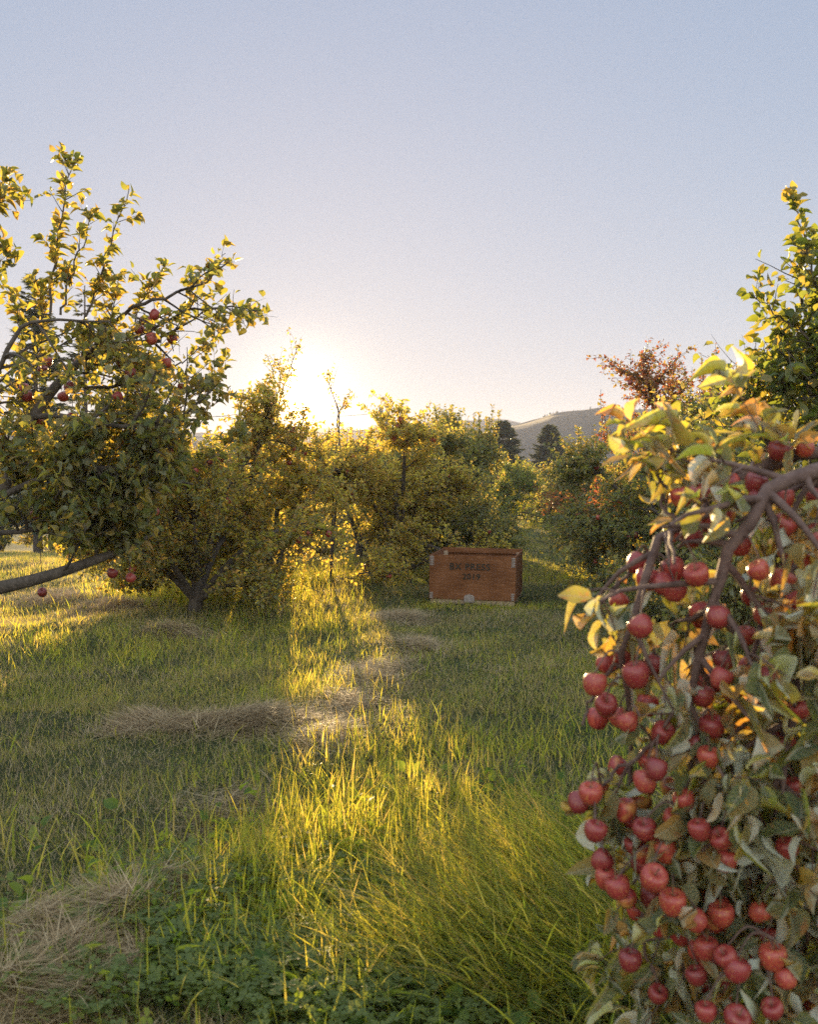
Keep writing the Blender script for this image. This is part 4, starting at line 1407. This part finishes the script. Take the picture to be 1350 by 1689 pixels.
def grass_mat(name, stops, tstops, dry=.25, amt=.45, rough=.55, spec=.15):
    m, nt, out = new_mat(name)
    geo = nt.nodes.new('ShaderNodeNewGeometry')
    c = ramp(nt, stops, geo.outputs['Random Per Island']).outputs[0]
    t = ramp(nt, tstops, geo.outputs['Random Per Island']).outputs[0]
    f = ramp(nt, [(.42, (0, 0, 0)), (.68, (dry, dry, dry))], noise(nt, 1.4, 4)).outputs[0]
    c = mixc(nt, c, (.15, .115, .06), f)
    t = mixc(nt, t, (.50, .36, .14), f)
    pb = nt.nodes.new('ShaderNodeBsdfPrincipled')
    pb.inputs['Roughness'].default_value = rough
    pb.inputs['Specular IOR Level'].default_value = spec
    nt.links.new(c, pb.inputs['Base Color'])
    tr = nt.nodes.new('ShaderNodeBsdfTranslucent'); nt.links.new(t, tr.inputs['Color'])
    mx = nt.nodes.new('ShaderNodeMixShader'); mx.inputs[0].default_value = amt
    nt.links.new(pb.outputs[0], mx.inputs[1]); nt.links.new(tr.outputs[0], mx.inputs[2]); nt.links.new(mx.outputs[0], out.inputs['Surface'])
    return m


M_GRASS = grass_mat('lawn_grass', [(0, (.045, .070, .026)), (.4, (.07, .095, .036)), (.65, (.12, .115, .055)), (.8, (.20, .155, .10)), (1, (.30, .235, .165))],
                    [(0, (.45, .50, .05)), (.6, (.78, .64, .07)), (1, (.90, .62, .18))], .6, .46)
M_TALL = grass_mat('tall_grass', [(0, (.05, .085, .018)), (.6, (.08, .12, .022)), (.9, (.13, .14, .035)), (1, (.22, .17, .08))],
                   [(0, (.52, .60, .04)), (.6, (.95, .77, .06)), (1, (1.0, .70, .15))], .25, .50)
M_DRY = grass_mat('dry_clippings', [(0, (.15, .098, .050)), (.5, (.31, .215, .115)), (1, (.48, .36, .215))], [(0, (.35, .24, .14)), (1, (.55, .40, .24))], .2, .3, .7, .2)
M_CLOVER = leaf_mat('clover_leaf', [(0, (.04, .075, .018)), (.7, (.07, .11, .028)), (1, (.13, .15, .05))], [(0, (.35, .45, .03)), (1, (.62, .62, .05))], (.09, .11, .04), .42, .6, None, .12)

# short mown grass everywhere in front of the camera
acc = Acc()
for (y0, y1, n, hh, ww, sg) in ((1.2, 6, 150000, .040, .0034, 3), (6, 14, 180000, .044, .0050, 2), (14, 50, 160000, .070, .009, 2)):
    x, y = scatter(y0, y1, n, 1.0 if y0 < 5 else 1.2)
    hf = hay_field(x, y) if y1 < 20 else np.zeros(n)
    d = vnoise(x, y, 2.2, 1) * .6 + vnoise(x, y, 7.0, 2) * .4
    kp = rng.random(n) > smooth(.15, .7, hf) * .86
    x, y, d = x[kp], y[kp], d[kp]
    h = hh * (.45 + 1.3 * d) * rng.uniform(.5, 1.4, len(x))
    blades(acc, x, y, h, np.full(len(x), ww) * rng.uniform(.7, 1.3, len(x)), np.abs(rng.normal(.5, .45, len(x))), None, sg)
tag(link('grass', acc.mesh('grass', False), M_GRASS), kind='stuff')

# dead stalks mixed through the lawn
acc = Acc()
for (y0, y1, n, ww) in ((1.2, 7, 80000, .0021), (7, 22, 80000, .0036)):
    x, y = scatter(y0, y1, n, 1.1)
    d = vnoise(x, y, 1.1, 5) * .6 + vnoise(x, y, 4.0, 6) * .4
    kp = (rng.random(n) < smooth(.35, .65, d) * .9 + .1)
    x, y = x[kp], y[kp]
    blades(acc, x, y, rng.uniform(.04, .12, len(x)), np.full(len(x), ww), rng.uniform(.6, 1.7, len(x)), None, 2, .6, .004)
tag(link('dead_grass', acc.mesh('dead_grass', False), M_DRY), kind='stuff')

# longer grass: clumps by the photo's bright foreground, at the left bank, round the bin and under the trees
acc = Acc()


def tall_patch(cx, cy, rx, ry, n, h, w=.0042, lean=.55, az=None, azs=1.2, segs=4):
    x = cx + rng.normal(0, rx, n); y = cy + rng.normal(0, ry, n)
    k = y > .9; x, y = x[k], y[k]
    d = vnoise(x, y, 5.0, 9)
    k = rng.random(len(x)) < .25 + .75 * smooth(.3, .6, d); x, y = x[k], y[k]
    a_ = None if az is None else rng.normal(az, azs, len(x))
    blades(acc, x, y, rng.uniform(h[0], h[1], len(x)), w * rng.uniform(.6, 1.4, len(x)), np.abs(rng.normal(lean, .35, len(x))), a_, segs, 1.1)


for (px, py, rx, ry, n, h) in [
        (620, 1480, .55, .35, 2600, (.12, .30)), (720, 1420, .40, .30, 1500, (.12, .28)), (500, 1440, .30, .22, 800, (.12, .26)), (600, 1340, .35, .3, 1200, (.08, .20)),
        (680, 1250, .40, .4, 1600, (.07, .17)), (560, 1120, .40, .5, 1500, (.06, .16)), (510, 1030, .28, .7, 1800, (.08, .20)), (380, 1040, .25, .5, 500, (.08, .22)),
        (760, 1330, .5, .5, 900, (.08, .22)), (900, 1250, .6, .5, 1200, (.08, .2)), (850, 1450, .4, .3, 1200, (.12, .26)), (780, 1600, .5, .25, 1700, (.10, .24)),
        (560, 1620, .5, .2, 1000, (.10, .24)), (420, 1560, .4, .2, 700, (.08, .2)), (130, 1075, .9, .4, 3600, (.06, .16)), (60, 1010, .9, .6, 1500, (.05, .12)), (20, 1240, .05, .05, 26, (.15, .32)),
        (285, 985, .45, .30, 2600, (.10, .30)), (322, 992, .35, .18, 2200, (.15, .42)), (450, 960, .45, .25, 1500, (.12, .35)), (1080, 955, .7, .3, 2200, (.12, .35)), (330, 985, .6, .4, 1800, (.10, .35)), (430, 985, .6, .4, 1600, (.08, .28)), (590, 955, .9, .5, 2600, (.08, .25)), (670, 930, .8, .6, 2200, (.08, .25)),
        (780, 1004, .50, .10, 1100, (.05, .12)), (860, 1004, .25, .14, 500, (.05, .13)), (700, 1000, .15, .2, 300, (.06, .14)), (930, 960, .6, .6, 1400, (.06, .18)), (1010, 960, .6, .6, 1800, (.08, .25)),
        (1050, 1100, .6, .8, 1800, (.06, .18)), (1150, 1250, .5, .5, 1200, (.08, .2)), (1000, 1500, .5, .3, 1300, (.10, .24)), (200, 1290, .9, .5, 900, (.04, .09)), (300, 1120, .9, .8, 900, (.04, .10))]:
    cx, cy = G(px, py)
    tall_patch(cx, cy, rx, ry, int(n * .75), h, .0078 if cy < 5 else .0074)
tag(link('tall_grass', acc.mesh('tall_grass', False), M_TALL), kind='stuff')

# long grass lying flat towards the left at the lower right
acc = Acc()
for (px, py, rx, ry, n) in [(900, 1530, .32, .20, 2200), (960, 1610, .30, .16, 1500), (940, 1430, .30, .20, 1000), (830, 1620, .25, .12, 700), (1150, 1450, .4, .3, 900)]:
    cx, cy = G(px, py)
    x = cx + rng.normal(0, rx, n); y = cy + rng.normal(0, ry, n)
    blades(acc, x, y, rng.uniform(.18, .42, n), .0062 * rng.uniform(.5, 1.5, n), rng.normal(1.25, .26, n), rng.normal(math.pi * 1.02, .75, n), 5, .45, rng.uniform(.0, .07, n), .62)
tag(link('flattened_grass', acc.mesh('flattened_grass', False), M_TALL), kind='stuff')

# windrows and wads of dry clippings
acc = Acc()
for (a_, b_, rx, ry) in HAY_W:
    n = int(np.clip(26000 * rx * ry * (3 if b_ < 4 else .9), 2600 if b_ < 4 else 1500, 7000))
    x = a_ + rng.normal(0, rx * .62, n); y = b_ + rng.normal(0, ry * .62, n)
    r2 = ((x - a_) / rx) ** 2 + ((y - b_) / ry) ** 2
    z = rng.uniform(0.005, 1, n) * (.115 if b_ < 3.4 else .075) * np.exp(-r2) * (.5 + vnoise(x, y, 6, 12))
    az0 = rng.uniform(0, 6.28)
    az = az0 + 2.5 * (vnoise(x, y, 2.5, 13) - .5) * 3 + rng.normal(0, .9, n)
    blades(acc, x, y, rng.uniform(.06, .20, n), np.full(n, .0030 if b_ < 5 else .0045) * rng.uniform(.5, 1.4, n), rng.normal(1.42, .16, n), az, 4, .22, z, .85)
tag(link('hay', acc.mesh('hay', False), M_DRY), kind='stuff')

# clover and small broad leaves, bottom left of the middle
acc = Acc()
lt = []
for k in range(3):
    a_ = k * 2 * math.pi / 3
    ca, sa = math.cos(a_), math.sin(a_)
    P5 = np.array([(0, 0, 0), (.45, .42, .06), (.95, .34, .02), (.85, 0, -.03), (.95, -.34, .02), (.45, -.42, .06)])
    lt.append(np.stack([P5[:, 0] * ca - P5[:, 1] * sa, P5[:, 0] * sa + P5[:, 1] * ca, P5[:, 2]], 1))
CV = np.vstack(lt)
CF = np.array([(b, b + 1, b + 2, b + 3) for b in (0, 6, 12)] + [(b, b + 3, b + 4, b + 5) for b in (0, 6, 12)])
for (px, py, rx, ry, n) in [(330, 1600, .32, .18, 1900), (420, 1650, .45, .16, 2200), (560, 1600, .35, .2, 1200), (440, 1500, .35, .22, 1300), (650, 1660, .5, .15, 1500), (260, 1665, .2, .10, 600), (900, 1640, .4, .15, 700), (820, 1560, .3, .2, 500)]:
    cx, cy = G(px, py)
    x = cx + rng.normal(0, rx, n); y = cy + rng.normal(0, ry, n)
    k = (rng.random(n) < smooth(.25, .6, vnoise(x, y, 6, 20))) & (y > .9); x, y = x[k], y[k]; n = len(x)
    h = rng.uniform(.02, .11, n)
    pos = np.stack([x, y, gz(x, y) + h], 1)
    D = norm(rng.normal(0, 1, (n, 3)) * [1, 1, .25])
    up = norm(np.array([0, 0, 1.0]) + rng.normal(0, .35, (n, 3)))
    Y, Z = ortho(D, up)
    acc.place(CV, [], CF, pos, D, Y, Z, rng.uniform(.012, .030, n))
tag(link('clover', acc.mesh('clover', False), M_CLOVER), kind='stuff')


# small broad leaves low in the sward
acc = Acc()
for (px, py, rx, ry, n) in [(420, 1620, .6, .22, 700), (640, 1560, .5, .3, 600), (820, 1620, .45, .2, 450), (720, 1400, .5, .4, 420), (560, 1440, .4, .3, 300), (880, 1400, .5, .4, 350)]:
    cx, cy = G(px, py)
    x = cx + rng.normal(0, rx, n); y = cy + rng.normal(0, ry, n)
    k = (rng.random(n) < smooth(.35, .65, vnoise(x, y, 4, 31))) & (y > .9); x, y = x[k], y[k]; n = len(x)
    an = rng.uniform(0, 6.28, n)
    D = np.stack([np.cos(an), np.sin(an), rng.uniform(.3, 1.6, n)], 1)
    put_leaves(acc, LT_MID, np.stack([x, y, gz(x, y) + rng.uniform(0, .07, n)], 1), D, rng.uniform(.035, .085, n), .8, .5)
tag(link('broadleaf_weeds', acc.mesh('broadleaf_weeds'), M_CLOVER), kind='stuff')


def weed(px, py, n, ln, label, seed, up=.9, name='dock_plant', mat=None, tm=None):
    global rng
    keep = rng; rng = np.random.default_rng(seed)
    x, y = G(px, py); z = float(gz(x, y))
    a_ = Acc()
    an = rng.uniform(0, 6.28, n)
    D = norm(np.stack([np.cos(an), np.sin(an), rng.uniform(.2, 1.2, n) * up], 1))
    pos = np.array([x, y, z]) + D * .01
    put_leaves(a_, tm or LT_NEAR[:3], pos, D, rng.uniform(ln * .6, ln, n), 1.0, .3)
    o = link(name, a_.mesh(name), mat or M_CLOVER)
    tag(o, label, 'weed')
    rng = keep


weed(848, 1370, 14, .15, 'broad-leaved dock standing in shaded grass left of the near apple boughs', 1)
weed(262, 1395 + 30, 9, .07, 'small broad-leaved weed beside the dry clippings', 2, .5)
weed(640, 1560, 12, .11, 'yellow-green broad-leaved weed amid the bright foreground grass', 4, .9)
weed(930, 1655, 12, .11, 'broad-leaved weed under the lowest apple bough', 5, .8)
weed(330, 1635, 12, .10, 'broad-leaved weed among the clover at the bottom', 6, .7)


def stalks(px, py, n, h, label, seed):
    """a knot of leafy stalks"""
    global rng
    keep = rng; rng = np.random.default_rng(seed)
    x, y = G(px, py); z = float(gz(x, y))
    root = empty('weed_clump', (x, y, z), label, 'weed')
    b = np.array([x, y, z]) + rng.normal(0, .06, (n, 3)) * [1, 1, 0]
    D = norm(rng.normal(0, .28, (n, 3)) + [0, 0, 1])
    L = rng.uniform(*h, n)
    u = np.linspace(0, 1, 6)
    C = b[:, None] + D[:, None] * (L[:, None] * u)[..., None] + rng.normal(0, .012, (n, 6, 3)) * u[:, None]
    w = Acc(); w.tubes(C, np.full((n, 6), .0028), 4)
    link('stalk', w.mesh('stalk'), M_TALL, root)
    a_ = Acc(); leaves_on(a_, LT_MID, C, n * 16, (.03, .06), .15, 1, .6, .2, 0)
    link('foliage', a_.mesh('foliage'), M_LEAF_Y, root)
    rng = keep


stalks(478, 985, 12, (.35, .62), 'leafy weed stalks glowing at the head of the sunlit strip', 1)
stalks(312, 1000, 5, (.3, .5), 'dry weed stalks standing under the left trees', 2)

# ------------------------------------------------------------------ evening haze in the air
HZ = (-700, 700, -70, 960, -10, 44)
me = box_mesh('haze', [HZ])
M_HAZE, nt, out = new_mat('evening_haze')
add = nt.nodes.new('ShaderNodeAddShader')
for k_, (dens, an, colr) in enumerate(((0.00045, 0.0, (0.88, 0.86, 0.95)), (0.0000014, 0.96, (1.0, 0.95, 0.90)), (0.0000030, 0.994, (1.0, 1.0, 1.0)))):   # broad haze, and fine dust that glows toward the sun
    pv = nt.nodes.new('ShaderNodeVolumePrincipled')
    pv.inputs['Color'].default_value = (*colr, 1)
    pv.inputs['Density'].default_value = dens
    pv.inputs['Anisotropy'].default_value = an
    if k_ < 2:
        nt.links.new(pv.outputs[0], add.inputs[k_])
    else:
        add2 = nt.nodes.new('ShaderNodeAddShader')
        nt.links.new(add.outputs[0], add2.inputs[0])
        nt.links.new(pv.outputs[0], add2.inputs[1])
nt.links.new(add2.outputs[0], out.inputs['Volume'])
me.materials.append(M_HAZE)
hz = bpy.data.objects.new('haze', me); COL.objects.link(hz)
tag(hz, kind='stuff')
